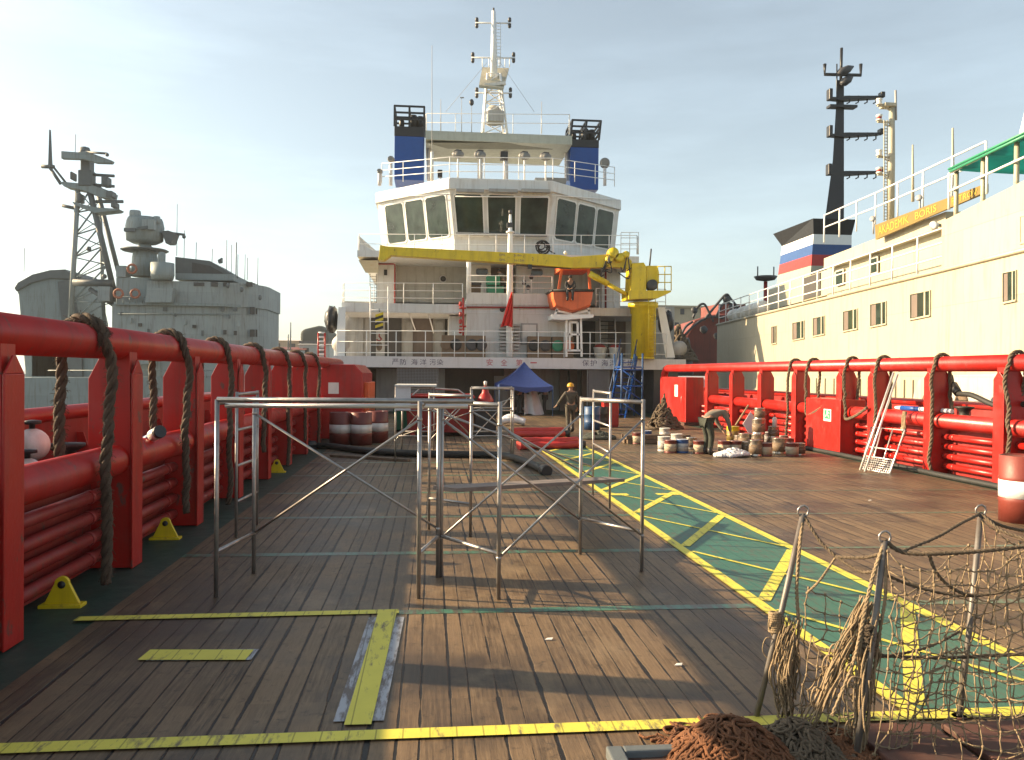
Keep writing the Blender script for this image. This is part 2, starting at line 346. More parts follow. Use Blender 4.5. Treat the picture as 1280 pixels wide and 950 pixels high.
# ------------------------------------------------------------------ setting
XL, XR = -3.15, 10.78                    # inboard faces of the two crash rails
struct(MB().quad((-2500, -300, -2.4), (2500, -300, -2.4), (2500, 4000, -2.4), (-2500, 4000, -2.4)).build('water', 'water'))
struct(MB().box(-5.2, 12.9, -7, 62, -.5, -.012).build('deck', 'dgreen'))
struct(MB().quad((-2.78, -7, 0), (10.45, -7, 0), (10.45, 41.6, 0), (-2.78, 41.6, 0)).build('wooden_deck', 'deck'))
mb = MB()
for k in range(-3, 15):
    y = 4.68+2.4*k+.12
    if k in (0, 1): continue
    mb.quad((-2.78, y-.075, .003), (3.0, y-.075, .003), (3.0, y+.075, .003), (-2.78, y+.075, .003)); mb.quad((4.36, y-.04, .003), (10.45, y-.04, .003), (10.45, y+.04, .003), (4.36, y+.04, .003))
mb.quad((-.28, 7.17, .003), (10.45, 7.14, .003), (10.45, 7.27, .003), (-.28, 7.30, .003))
struct(mb.build('deck_strip', 'strip'))
struct(MB().quad((3.05, 4.85, .007), (4.32, 4.85, .007), (4.32, 31, .007), (3.05, 31, .007)).build('green_walkway', 'lgreen'))
def strip(mb, a, b, wd, z=.011):
    a, b = V((a[0], a[1], z)), V((b[0], b[1], z)); n = (b-a).normalized().cross(V((0, 0, 1)))*wd/2
    return mb.quad(a-n, b-n, b+n, a+n)
mb = MB()
strip(mb, (3.0, 4.8), (3.0, 31), .12); strip(mb, (4.36, 4.8), (4.36, 31), .12)
strip(mb, (-2.6, 4.76), (10.4, 4.86), .13, .012); strip(mb, (2.9, 30.7), (4.4, 30.7), .5, .012)
for k in range(11):
    y = 4.86+2.4*k
    if k == 4: strip(mb, (3.06, y-.45), (3.4, y-.45), .2, .0125); strip(mb, (3.9, y-.45), (4.3, y-.45), .2, .0125)
    strip(mb, (3.08, y+.1), (4.3, y+2.2), .12, .013)
    strip(mb, (3.08, y+2.2), (4.3, y+.02), .05, .014)
strip(mb, (-2.95, 7.2), (-.27, 7.24), .12, .011)
a, b = G(447, 908), G(484, 768); strip(mb, (a.x, a.y), (b.x, b.y), .16, .012)
a, b = G(180, 820), G(312, 820); strip(mb, (a.x, a.y), (b.x, b.y), .22, .011)
struct(mb.build('yellow_line', 'lyellow'))
mb = MB()
a, b = G(447, 908), G(484, 768); strip(mb, (a.x-.0, a.y+.06), (b.x, b.y-.1), .30, .007)
a, b = G(190, 820), G(319, 819); strip(mb, (a.x, a.y), (b.x, b.y), .235, .007)
struct(mb.build('pale_line', 'lpale'))
# low plates under the foreground net
hb = thing('hatch_coaming', 'low grey steel hatch edge under the rope heap at the bottom edge', 'hatch', G(790, 940))
p = G(757, 932, .07); MB().box(p.x, p.x+.09, 3.0, p.y, 0, .07).build('coaming', 'navyd', hb, .01); MB().box(p.x+.091, p.x+1.0, p.y-.07, p.y, 0, .07).build('coaming', 'navyd', hb, .01)
MB().box(p.x+.09, p.x+1.0, 3.0, p.y-.07, .004, .03).build('cover', 'rust', hb)
for i, (x0, x1, y0, y1, lab) in enumerate(((2.45, 2.95, 4.05, 4.62, 'dark rusty red plate lying under the net between two poles'), (3.02, 3.72, 4.0, 4.6, 'wide rusty red plate under the net at right edge'))):
    tag(MB().box(x0, x1, y0, y1, .004, .05).build('rusty_plate', 'rust', None, .008), lab, 'steel plate', 'rusty plates under the net')
# ------------------------------------------------------------------ crash rails
def twist(pts, r, n=8):               # a laid rope of three strands
    m = MB(); pts = cat(pts, n) if n > 1 else [V(p) for p in pts]
    for s in range(3):
        out = []; L = RND.random()*0
        for i, p in enumerate(pts):
            if i: L += (p-pts[i-1]).length
            t = (pts[min(i+1, len(pts)-1)]-pts[max(i-1, 0)]).normalized(); u = t.cross(V((.3, .9, .2))).normalized(); v = t.cross(u); th = L/r*.8+s*2.09
            out.append(p+(u*math.cos(th)+v*math.sin(th))*r*.55)
        m.tube(out, r*.56, 6, jit=.08)
    return m
def crash_rail(label, X, s, ys, yend, bend):                 # s: +1 starboard, -1 port; X is the inboard face
    t = thing('crash_rail', label, 'ship rail', (X, ys[0], 0), 'red crash rails along the deck')
    xc = X+s*.17
    top = [V((xc, ys[0]-3, 2.37)), V((xc, yend, 2.37))]
    if bend: top += [V((xc, yend+.35, 2.32)), V((xc, yend+.6, 2.1)), V((xc, yend+.7, 1.8)), V((xc, yend+.7, 0))]
    MB().tube(top, .165, 20).build('top_pipe', 'red', t)
    MB().tube([(xc+s*.02, ys[0]-3, 1.14), (xc+s*.02, yend-6*(s > 0), 1.14)], .165, 20).build('middle_pipe', 'red', t)
    for q, z in enumerate((.17, .38, .59, .80)):
        m = MB(); a = ys[0]-2.9
        for y0, y1 in zip([ys[0]-3]+ys, ys+[yend]):
            if y1-y0 < .8 : continue
            m.tube([(X+s*.3, y0+.28, z), (X+s*.3, y1-.14, z)], .065, 10)
            m.tube([(X+s*.3, y0+.42, z), (X+s*.3, y0+.5, z)], .074, 10); m.tube([(X+s*.3, y1-.5, z), (X+s*.3, y1-.42, z)], .074, 10)
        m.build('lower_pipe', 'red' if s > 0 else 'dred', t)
    for k in range(5): MB().lathe([(.160, 0), (.170, .012), (.160, .024)], (xc, ys[0]+1.2+k*5.1, 2.37), 20, (0, 1, 0)).build('weld_seam', 'red', t)
    m = MB()
    for y0, y1 in zip(ys, ys[1:]): m.box(X+s*.42, X+s*.44, y0, y1, 0, .95)
    m.build('back_plate', 'dred', t)
    for y in ys:
        m = MB(); m.prism([(X+s*.0, y-.11, 0), (X+s*.45, y-.11, 0), (X+s*.45, y-.11, 2.0), (X+s*.3, y-.11, 2.3), (X+s*.03, y-.11, 2.3)], (0, .22, 0))
        m.box(X-s*.02, X-s*.001, y-.15, y+.15, 0, 2.06)
        m.prism([(X-s*.02, y-.15, 2.06), (X-s*.02, y+.15, 2.06), (X-s*.02, y+.02, 2.2), (X-s*.02, y-.02, 2.2)], (s*.019, 0, 0))
        m.build('post', 'red', t, .006)
    return t
LY = [6.55-2.43, 6.55]+[6.75+2.42*k for k in range(1, 8)]
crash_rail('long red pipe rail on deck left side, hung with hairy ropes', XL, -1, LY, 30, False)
RY = [12.1, 14.75, 17.0, 19.35, 20.95, 23.7, 26.3, 28.9, 31.6]
crash_rail('long red pipe rail on deck right side, brightly sunlit', XR, 1, RY, 37.5, True)
def side_wall(label, X, s, up=0):
    t = thing('bulwark', label, 'bulwark', (X, 15, 0), 'red bulwarks outside the rails')
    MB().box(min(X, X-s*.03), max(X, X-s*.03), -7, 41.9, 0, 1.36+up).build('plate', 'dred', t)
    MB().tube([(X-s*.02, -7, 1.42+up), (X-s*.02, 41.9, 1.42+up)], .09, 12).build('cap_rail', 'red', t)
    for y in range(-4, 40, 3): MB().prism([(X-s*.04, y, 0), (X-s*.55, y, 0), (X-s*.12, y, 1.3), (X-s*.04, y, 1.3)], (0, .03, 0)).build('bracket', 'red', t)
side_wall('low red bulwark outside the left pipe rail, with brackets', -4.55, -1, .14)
side_wall('low red bulwark outside the right pipe rail, by the white hull', 12.85, 1)
t = tag(MB().prism([(-5.2, -7, -2.6), (12.9, -7, -2.6), (12.9, 62, -2.6), (9, 76, -2.6), (-1.3, 76, -2.6), (-5.2, 62, -2.6)], (0, 0, 2.08)).build('ship_hull', 'hull'), 'dark lower hull carrying the wooden work deck', 'ship hull')
# box built into the right rail, with a green sign
bx = thing('rail_locker', 'tall red locker in the right rail bearing a green sign', 'locker', (XR, 21.6, 0))
MB().box(XR-.14, XR+.55, 20.62, 22.6, 0, 1.47).build('body', 'red', bx, .015)
p0, p1 = WX(1029.5, 511, XR-.15), WX(1038.5, 527, XR-.15)
MB().box(XR-.147, XR-.141, p1.y, p0.y, p1.z, p0.z).build('sign_plate', 'plast', bx)
dy, dz = p0.y-p1.y, p0.z-p1.z
sg = MB().box(XR-.152, XR-.148, p1.y+.12*dy, p0.y-.12*dy, p1.z+.2*dz, p0.z-.08*dz).build('sign_field', 'green', bx)
m = MB(); X_ = XR-.156; f = lambda u, v: (X_, p1.y+(1-u)*dy, p1.z+v*dz)
m.quad(f(.22, .35), f(.34, .35), f(.52, .60), f(.42, .64)); m.quad(f(.5, .62), f(.6, .58), f(.78, .34), f(.68, .32)); m.quad(f(.40, .56), f(.62, .56), f(.6, .80), f(.46, .80)); m.quad(f(.48, .82), f(.6, .82), f(.6, .9), f(.48, .9)); m.quad(f(.6, .74), f(.8, .62), f(.8, .68), f(.6, .80))
m.build('sign_figure', 'plast', bx)
# cabinets at the forward end of the rails
c1 = thing('deck_cabinet', 'upright bright red cabinet at forward end of right rail', 'cabinet', (10.6, 34, 0))
MB().box(10.38, 11.15, 33.0, 36.5, .12, 1.98).build('body', 'red', c1, .03); MB().box(10.3, 11.2, 32.9, 36.6, 0, .12).build('plinth', 'rust', c1)
MB().box(10.362, 10.378, 33.2, 34.7, .3, 1.85).build('door', 'red', c1, .01); MB().box(10.350, 10.360, 34.0, 34.45, 1.15, 1.65).build('notice', 'plast', c1)
MB().tube([(10.35, 33.4, .9), (10.32, 33.4, .95), (10.32, 33.4, 1.15), (10.35, 33.4, 1.2)], .015, 6).build('handle', 'steel', c1)
c2 = thing('deck_cabinet', 'big dark red winch housing behind the maroon drums at left', 'housing', (-3, 28, 0))
MB().fbox(400, 452, 460, 556, 25.6, .1)
xa, xb = W(398, 500, 26).x, W(453, 500, 26).x
MB().prism([(xa, 26, 0), (xb, 26, 0), (xb, 26, 2.05), (xb-.25, 26, 2.32), (xa+.2, 26, 2.32), (xa, 26, 2.1)], (0, 4.2, 0)).build('body', 'red', c2, .03)
MB().box(xb+.002, xb+.14, 26.6, 29.6, .2, 1.75).build('side_panel', 'orange', c2, .02)
MB().box(xa+.3, xa+.62, 25.985, 25.998, 1.4, 1.75).build('notice', 'plast', c2)
# ropes over the rails
def rail_rope(label, X, s, y, zin, zout, r, loop=False, hairs=0):
    xc = X+s*.17; rr = .165+r; lean = RND.uniform(-.10, .10); p = [(X-s*(r+.03)+RND.uniform(-.015, .02), y+lean*(1-z/2.2)+RND.uniform(-.025, .025)+.03*math.sin(z*4), z) for z in [zin+i*(2.2-zin)/9 for i in range(10)]]
    for a in range(0, 181, 20): p.append((xc-s*rr*math.cos(R_(a)), y-.02+.0006*a+RND.uniform(-.012, .012), 2.37+rr*math.sin(R_(a))))
    l2 = RND.uniform(-.2, .2); p += [(xc+s*(rr+.02), y+.14+l2*i/6+RND.uniform(-.03, .03), 2.2-i*(2.2-zout)/6) for i in range(1, 7)]
    if loop: p = [(X-s*(.1), y-1.2, 1.32), (X-s*.12, y-.7, 1.1), (X-s*.1, y-.2, .98)]+p[1:]
    c = cat(p, 8); m = twist(c, r*.95, 1); rad = r
    for k in range(hairs):
        q = c[RND.randrange(2, len(c)-1)]; d = V((RND.gauss(0, 1), RND.gauss(0, 1), RND.gauss(0, .6))).normalized(); e = q+d*(rad*RND.uniform(1.15, 1.9))+V((0, 0, -RND.uniform(0, .03))); m.tube([q+d*rad*.6, (q+d*rad*1.1).lerp(e, .5)+V((0, 0, .006)), e], .0028, 4)
    return tag(m.build('rail_rope', 'rope' if s > 0 else 'roped'), label, 'rope', 'ropes looped over the red rails')
ordn = ['nearest', 'second', 'third', 'fourth', 'fifth', 'sixth', 'seventh']
for i, y in enumerate((8.2, 10.75, 13.0, 15.6, 18.2, 20.5, 22.9)):
    rail_rope('hairy dark rope looped over the left rail, %s from the camera' % ordn[i], XL, -1, y, (.05, .3, .05, .6, .05, .4, .1)[i], 1.0+.2*(i % 2), (.052, .047, .044, .047, .044, .044, .044)[i], False, (900, 500, 260, 100, 0, 0, 0)[i])
for i, (y, lo) in enumerate(((14.45, 0), (16.75, 0), (19.05, 0), (20.55, 1), (22.75, 1), (23.95, 0))):
    rail_rope(['dark rope hanging over the right rail at right picture edge', 'twisted rope down the sunlit post beside the stacked lower pipes', 'rope over the right rail behind the leaning aluminium ladder frame', 'rope looped down onto middle pipe in front of the red locker', 'rope curled over the top of the red locker with green sign', 'straight rope down the right rail beside the paint cans'][i], XR, 1, y, .9 if lo else .06, 1.2, .042, bool(lo))
# lashing eyes on the deck
def lashing_eye(x, y, label, first=[]):
    if not first:
        t = thing('lashing_eye', label, 'lashing eye', (x, y, 0), 'yellow lashing eyes along the left rail')
        m = MB(); n = 14; out = [(-.15, .02), (.15, .02), (.062, .20)]+[(.062*math.cos(R_(a)), .20+.062*math.sin(R_(a))) for a in range(20, 161, 20)]+[(-.062, .20)]
        m.prism([(x+u, y-.02, v) for u, v in out], (0, .04, 0)).build('plate', 'yellow', t, .004)
        MB().box(x-.18, x+.18, y-.07, y+.07, -.01, .02).build('foot', 'yellow', t, .004)
        MB().lathe([(.0, -.024), (.034, -.024), (.034, .024), (0, .024)], (x, y, .19), 14, (0, 1, 0)).build('hole', 'black', t)
        first.append(t); return t
    return copy_tree(first[0], (x, y, 0), None, None, label)
for i, px in enumerate(((78, 757), (207, 673), (288, 618), (346, 590))):
    p = G(*px); lashing_eye(p.x, p.y, 'small yellow triangular lashing eye on deck, %s from the camera' % ordn[i])
# the gear between left rail and bulwark
for i, (px, py, Y, r, lab) in enumerate(((40, 556, 9.2, .175, 'round white buoy between left rail and bulwark, upper of two'), (34, 590, 8.6, .14, 'small white buoy half hidden by the left middle pipe'))):
    p = W(px, py, Y); b = thing('buoy', lab, 'buoy', (p.x, p.y, p.z-r), 'white buoys by the left rail')
    MB().ball(p, r, n=18, m=12).build('float', 'plast', b); MB().lathe([(.03, 0), (.03, .05), (.09, .06), (.09, .09), (.02, .1)], p+V((0, 0, r-.01)), 12).build('cap', 'black', b)
    MB().lathe([(.05, 0), (.04, p.z-r+.02)], (p.x, p.y, -.012), 10).build('stalk', 'dred', b)
def bollard(x, y, label, hgt=1.1, mat='rubber'):
    b = thing('bollard', label, 'bollard', (x, y, 0), 'bollards outside the rails')
    MB().box(x-.22, x+.22, y-.22, y+.22, -.01, hgt-.25).build('pedestal', 'red', b, .01)
    MB().lathe([(.19, 0), (.12, .05), (.10, .12), (.11, .18), (.2, .24), (.2, .27), (.0, .28)], (x, y, hgt-.25), 18).build('spool', mat, b)
bollard(-4.05, 9.6, 'dark spool bollard beside the white buoys at left', 1.25)
bollard(-4.1, 12.6, 'dark spool bollard further along the left bulwark')
p = W(1237, 523, 17.2); bollard(11.75, p.y, 'black spool bollard behind the right rail by a hanging hose', 1.42)
t = thing('hydraulic_jack', 'blue and silver cylinder lying across the left middle pipe', 'jack', WX(190, 545, XL))
a, b = WX(176, 556, XL-.28)+V((0, 0, .03)), WX(199, 540, XL+.02)
MB().tube([a, a.lerp(b, .7)], .045, 12).build('barrel', 'lineblue', t); MB().tube([a.lerp(b, .65), b], .07, 14).build('head', 'alu', t); MB().tube([b-(b-a)*.06, b+(b-a)*.07], .075, 14).build('cap', 'black', t)
# things on the right rail
t = thing('spray_bottle', 'blue and white bottle lying on the right middle pipe', 'bottle', WX(1135, 520, XR))
a, b = WX(1150, 517, XR+.2)+V((0, 0, .0)), WX(1127, 519, XR+.15); a.z = b.z = 1.36
MB().tube([a, b], .055, 12).build('body', 'blue', t); MB().tube([b, b+(b-a)*.35], [.055, .03], 12).build('neck', 'cloth', t); MB().tube([a, a-(b-a)*1.6], .05, 10).build('sleeve', 'cloth', t)
m = MB(); a = WX(1134, 521, XR-.03)
for k in range(4): m.tube(cat([a+V((-.015, .04*k, .12)), a+V((-.04, .04*k+.02, -.12)), a+V((-.03, .04*k-.02, -.35-.06*k))], 4), .016, 6, jit=.2)
m.ball(a+V((-.05, .06, -.28)), .06, .08, .07, jit=.2); tag(m.build('rag', 'ropel'), 'pale yellow rag tied round the right middle pipe', 'rag')
h = cat([WX(1188, 470, XR+.5), WX(1194, 490, XR+.45), WX(1215, 494, XR+.4), WX(1245, 507, XR+.4), WX(1268, 507, XR+.4), WX(1290, 503, XR+.4)], 8)
t = thing('hanging_hose', 'thick black hose slung behind the right rail near picture edge', 'hose', h[0]); MB().tube(h, .055, 12).build('pipe', 'rubber', t); MB().tube([h[4]-V((0, .05, 0)), h[10]], .085, 14).build('coupling', 'black', t); MB().tube([h[-10], h[-6]], .1, 14).build('coupling', 'black', t)
h = [V((XR-.22+.02*math.sin(i*.9), 10.5+i*.45, .05)) for i in range(30)]
tag(MB().tube(h, .06, 10).build('deck_hose', 'rubber'), 'long black hose along foot of the right rail', 'hose', 'hoses on the deck')
h = cat([G(352, 562), G(404, 561), G(462, 568), G(548, 572), G(620, 573), G(652, 580), G(679, 592)], 6)
t = thing('deck_hose', 'long dark green hose lying across the wooden deck', 'hose', h[0], 'hoses on the deck'); MB().tube([q+V((0, 0, .085)) for q in h], .085, 12).build('pipe', 'rubber', t); MB().tube([h[-1]+V((0, 0, .085)), h[-1]*2-h[-2]+V((0, 0, .085))], .115, 14).build('coupling', 'black', t); MB().tube([h[3]+V((0, 0, .1)), h[5]+V((0, 0, .1))], .12, 12).build('coupling', 'black', t)
a, b = G(415, 571), G(512, 577); tag(MB().bar(a+V((0, 0, .03)), b+V((0, 0, .03)), .16, .06).build('timber_batten', 'timber'), 'pale wooden batten lying in front of the maroon drums', 'batten')
for i, (a, b, lab) in enumerate((((638, 547), (704, 546), 'red layflat hose across the walkway, further of two'), ((648, 562), (722, 560), 'red layflat hose across the walkway, nearer of two'))):
    a, b = G(*a), G(*b); pts = cat([a, a.lerp(b, .3)+V((0, .12, 0)), a.lerp(b, .7)-V((0, .1, 0)), b], 5); t = thing('layflat_hose', lab, 'hose', a, 'red hoses on the walkway')
    for dy, z in ((-.16, .09), (.14, .09), (0, .20)): MB().tube([q+V((0, dy, z+.02)) for q in pts], .10, 10, jit=.08).build('roll', 'linered', t)
    MB().tube([b+V((0, 0, .1)), b+V((.22, 0, .1))], .11, 12).build('coupling', 'black', t)
# ------------------------------------------------------------------ scaffolding
def frame(t, a, b, h, r=.021, rungs=(.42,), ladder=0):
    a, b = V(a), V(b); up = V((0, 0, h)); ov = (b-a).normalized()*.0
    f = MB().tube([a+up-ov, b+up+ov], r*1.15, 10).build('frame', 'steel', t)
    for p in (a, b): MB().tube([p, p+up+V((0, 0, .03))], r, 10).build('leg', 'steel', f)
    for q in rungs: MB().tube([a+V((0, 0, q)), b+V((0, 0, q))], r*.9, 8).build('rung', 'steel', f)
    return f
def brace(t, p, q, r=.013): 
    p, q = V(p), V(q); m = MB().tube([p, q], r, 8); m.ball(p, r*2); m.ball(q, r*2); return m.build('brace', 'steel', t)
Hf = 1.80; z = lambda p, q: V((p[0], p[1], q))
A1, A2 = [G(270, 746), G(317, 717)], [G(523, 748), G(547, 722)]
B1, B2 = [G(623, 749), G(551, 721)], [G(802, 714), G(725, 693)]
sa = thing('scaffold', 'steel tube scaffold bay nearest left, with doubled top bar', 'scaffold', A1[0], 'scaffold bays standing on the deck')
frame(sa, *A1, Hf); frame(sa, *A2, Hf)
brace(sa, z(A1[1], 1.66), z(A2[1], .5)); brace(sa, z(A1[1], .42), z(A2[0], 1.66))
MB().tube([z(A1[0], Hf+.03), z(A2[0], Hf+.03)+V((.5, .05, 0))], .024, 10).build('top_tube', 'steel', sa); MB().tube([z(A1[0], Hf-.03)+V((.05, .1, 0)), z(A2[0], Hf-.02)+V((.45, .1, 0))], .022, 10).build('top_tube', 'alu', sa)
sb = thing('scaffold', 'steel tube scaffold bay in the middle carrying a low plank', 'scaffold', B1[0], 'scaffold bays standing on the deck')
frame(sb, *B1, Hf); frame(sb, *B2, Hf)
brace(sb, z(B1[0], 1.62), z(B2[0], .38)); brace(sb, z(B1[0], .38), z(B2[0], 1.62)); brace(sb, z(B1[1], 1.62), z(B2[1], .40)); brace(sb, z(B1[1], .40), z(B2[1], 1.62))
D2, E2 = [G(588, 671), G(536, 662)], [G(762, 640), G(741, 620)]
sd = thing('scaffold', 'rear steel tube scaffold bay behind the plank, beside the walkway', 'scaffold', D2[0], 'scaffold bays standing on the deck')
frame(sd, *D2, Hf, .019); frame(sd, *E2, Hf, .019, (.9, 1.3)); brace(sd, z(D2[0], 1.6), z(E2[0], .4)); brace(sd, z(D2[1], 1.6), z(E2[1], .5))
F1 = [G(295, 672), G(321, 656)]
sl_ = thing('scaffold_ladder', 'single ladder frame standing behind the left scaffold bay', 'scaffold frame', F1[0])
frame(sl_, *F1, Hf, .019, (.45, .9, 1.35))
pa, pb = W(556, 611, 8.9), W(768, 599, 11.6); m = MB().bar(pa, pb, .34, .045); pl = m.build('scaffold_plank', 'plank', None, .004)
tag(pl, 'long grey scaffold plank resting between the middle scaffold frames', 'plank')
fa = thing('scaffold', 'distant scaffold with white top board in front of red bin', 'scaffold', G(494, 577), 'scaffold bays standing on the deck')
P_ = [G(494, 577), G(537, 577), G(588, 577), G(641, 576)]
for i in (0, 2): frame(fa, P_[i], P_[i+1], 1.72, .02, (.6, 1.2))
Q_ = [p+V((.1, 1.5, 0)) for p in P_]
for i in (0, 2): frame(fa, Q_[i], Q_[i+1], 1.72, .02, (.6, 1.2))
for i in range(4): brace(fa, z(P_[i], 1.5), z(Q_[(i+1) % 4], .5), .012); brace(fa, z(P_[i], .5), z(Q_[(i+1) % 4], 1.5), .012)
brace(fa, z(P_[1], 1.6), z(P_[2], .6), .012); brace(fa, z(P_[1], .6), z(P_[2], 1.6), .012)
c_ = P_[0]; MB().box(c_.x-.02, P_[1].x+.15, c_.y-.1, c_.y+1.6, 1.76, 1.80).build('top_board', 'white', fa); MB().box(c_.x-.0, c_.x+.35, c_.y-.04, c_.y-.02, 1.2, 1.76).build('hung_sheet', 'cloth', fa)
# leaning aluminium frame and poles at the right rail
t = thing('leaning_ladder', 'aluminium scaffold frame with grating leaning on the right rail', 'ladder frame', G(1095, 588))
bl, br = G(1077, 586), G(1112, 592); tl, tr = WX(1089, 534, 10.62), WX(1131, 538, 10.62)
m = MB(); MB().tube([bl, tl, tr, br], .022, 8).build('outer_frame', 'alu', t)
for q in (.0, .30, .52): m.tube([bl.lerp(tl, q), br.lerp(tr, q)], .018, 8)
for q in (.33, .66): m.tube([bl.lerp(br, q).lerp(tl.lerp(tr, q), .3), tl.lerp(tr, q)], .015, 8)
m.build('crossbar', 'alu', t); m = MB()
for k in range(1, 14): m.tube([bl.lerp(br, k/14), bl.lerp(br, k/14)*.70+tl.lerp(tr, k/14)*.30], .006, 5)
for k in range(1, 7): m.tube([bl.lerp(tl, .05*k), br.lerp(tr, .05*k)], .006, 5)
m.build('grating', 'alu', t)
for i, (a, b, lab) in enumerate((((1075, 588), (1117, 466), 'long aluminium pole leaning on right rail, left of its twin'), ((1081, 590), (1122, 468), 'long aluminium pole leaning on right rail, right of its twin'))):
    tag(MB().tube([G(*a), WX(*b, 10.60)], .026, 10).build('pole', 'alu'), lab, 'pole', 'poles leaning on the right rail')
# ------------------------------------------------------------------ drums, bins, boxes
def drum(x, y, label, mat='drum', band='white', r=.29, h=.88, grp='steel drums', z0=0):
    t = thing('steel_drum', label, 'drum', (x, y, z0), grp)
    pr = [(0, .012), (r-.02, .012), (r, 0)]
    for a in (.33, .66): pr += [(r, h*a-.025), (r+.013, h*a), (r, h*a+.025)]
    pr += [(r, h), (r-.012, h+.006), (r-.02, h-.012), (0, h-.012)]
    MB().lathe(pr, (x, y, z0), 28).build('body', mat, t)
    if band: MB().lathe([(r+.002, h*.37), (r+.0035, h*.37), (r+.0035, h*.63), (r+.002, h*.63)], (x, y, z0), 28).build('band', band, t)
    MB().lathe([(0, 0), (.035, 0), (.035, .018), (0, .018)], (x+.17, y+.05, z0+h-.012), 12).build('bung', 'steel', t); return t
for i, (px, py, lab) in enumerate(((424, 557, 'maroon drum with white band, leftmost of the three by red housing'), (450, 557, 'maroon drum with white band, middle of the row of three'), (471, 554, 'maroon drum with white band, rightmost of the row of three'))):
    p = G(px, py); drum(p.x, p.y+.3, lab, r=.31, h=.93, grp='three maroon drums in a row')
for dx in (0,):
    p = G(1265, 655); drum(p.x+.30, p.y+.2, 'maroon and white drum cut off by the right picture edge', 'drum2', 'whitep', .30, .96)
def skip(px0, py0, px1, py1, Y, d, label):
    t = thing('steel_bin', label, 'bin', W((px0+px1)/2, py1, Y)); x0, x1 = W(px0, py1, Y).x, W(px1, py1, Y).x; h = W((px0+px1)/2, py0, Y).z
    MB().hexa([(x0+.1, Y+.1, .12), (x1-.1, Y+.1, .12), (x1-.1, Y+d-.1, .12), (x0+.1, Y+d-.1, .12)], [(x0, Y, h), (x1, Y, h), (x1, Y+d, h), (x0, Y+d, h)]).build('body', 'dred', t, .02)
    m = MB(); k = 6
    for i in range(k): x = x0+.15+(x1-x0-.3)*i/(k-1); m.bar((x, Y+.06, .2), (x, Y-.03, h-.05), .06, .05)
    m.build('rib', 'dred', t); MB().tube([(x0, Y-.02, h), (x1, Y-.02, h), (x1, Y+d, h), (x0, Y+d, h)], .05, 8, True).build('rim', 'red', t)
    MB().tube([(x0+.2, Y+.2, h), (x0+.5, Y+.5, h+.28), (x1-.5, Y+.5, h+.22), (x1-.2, Y+.2, h)], .03, 8).build('lifting_bar', 'steel', t)
    for x in (x0+.25, x1-.25): MB().box(x-.08, x+.08, Y+.1, Y+d-.1, 0, .13).build('foot', 'dred', t)
skip(506, 496, 592, 547, 27.0, 2.2, 'ribbed red steel bin behind the scaffold with lifting bar')
t = thing('storage_box', 'low black bin right of the ribbed red bin', 'bin', G(607, 545)); m = MB(); p = G(607, 544)
MB().box(p.x-.38, p.x+.36, p.y, p.y+.7, 0, .93).build('body', 'black', t, .03); MB().box(p.x-.41, p.x+.39, p.y-.03, p.y+.73, .93, 1.0).build('lid', 'rubber', t, .02)
t = thing('hooded_lamp', 'red bell shaped fitting standing on top of black bin', 'fitting', p+V((0, .3, 1.0))); q = p+V((0, .3, 1.0))
MB().lathe([(.28, 0), (.28, .18), (.2, .32), (.12, .42), (.09, .62), (0, .66)], q, 18).build('hood', 'red', t); MB().lathe([(.3, .0), (.3, .05), (.0, .06)], q, 18).build('base_ring', 'dred', t); MB().lathe([(.05, .66), (.06, .8), (0, .82)], q, 10).build('cap', 'plast', t)
t = thing('waste_bin', 'small green bin beside the ribbed red bin', 'bin', G(501, 545)); p = G(501, 541)
MB().hexa([(p.x-.2, p.y, .1), (p.x+.25, p.y, .1), (p.x+.25, p.y+.5, .1), (p.x-.2, p.y+.5, .1)], [(p.x-.27, p.y-.05, .9), (p.x+.3, p.y-.05, .9), (p.x+.3, p.y+.55, .9), (p.x-.27, p.y+.55, .9)]).build('body', 'green', t, .02)
MB().box(p.x-.3, p.x+.33, p.y-.08, p.y+.58, .9, .96).build('lid', 'green', t, .01); MB().tube([(p.x-.2, p.y+.4, .08), (p.x+.26, p.y+.4, .08)], .08, 12).build('axle', 'black', t)
p = G(640, 532); m = MB()
for i in range(5): m.tube(cat([p+V((-.5+.02*i, .1*i-.2, .16+.03*(i % 2))), p+V((0, .1*i-.16, .24+.05*(i % 3))), p+V((.5, .1*i-.22, .14))], 5), .12, 9, jit=.25)
tag(m.build('cloth_bundle', 'cloth'), 'white crumpled cloth roll lying on deck beside black bin', 'cloth bundle')
for px, py, mat, lab, h in ((740, 541, 'dblue', 'dark blue drum in front of the blue stair tower', .86), (751, 538, 'rubber', 'black drum between the blue drum and red box', .8)):
    p = G(px, py-4); drum(p.x, p.y, lab, mat, None, .3, h, 'drums by the blue stairs')
t = thing('gas_cabinet', 'upright red box standing behind the right scaffold frame', 'box', G(764, 534)); p = G(764, 534)
MB().box(p.x-.30, p.x+.30, p.y, p.y+.5, .06, .95).build('body', 'red', t, .02); MB().box(p.x-.32, p.x+.32, p.y-.02, p.y+.52, .95, .99).build('lid', 'red', t); MB().box(p.x-.28, p.x+.28, p.y+.03, p.y+.47, 0, .06).build('base', 'dred', t)
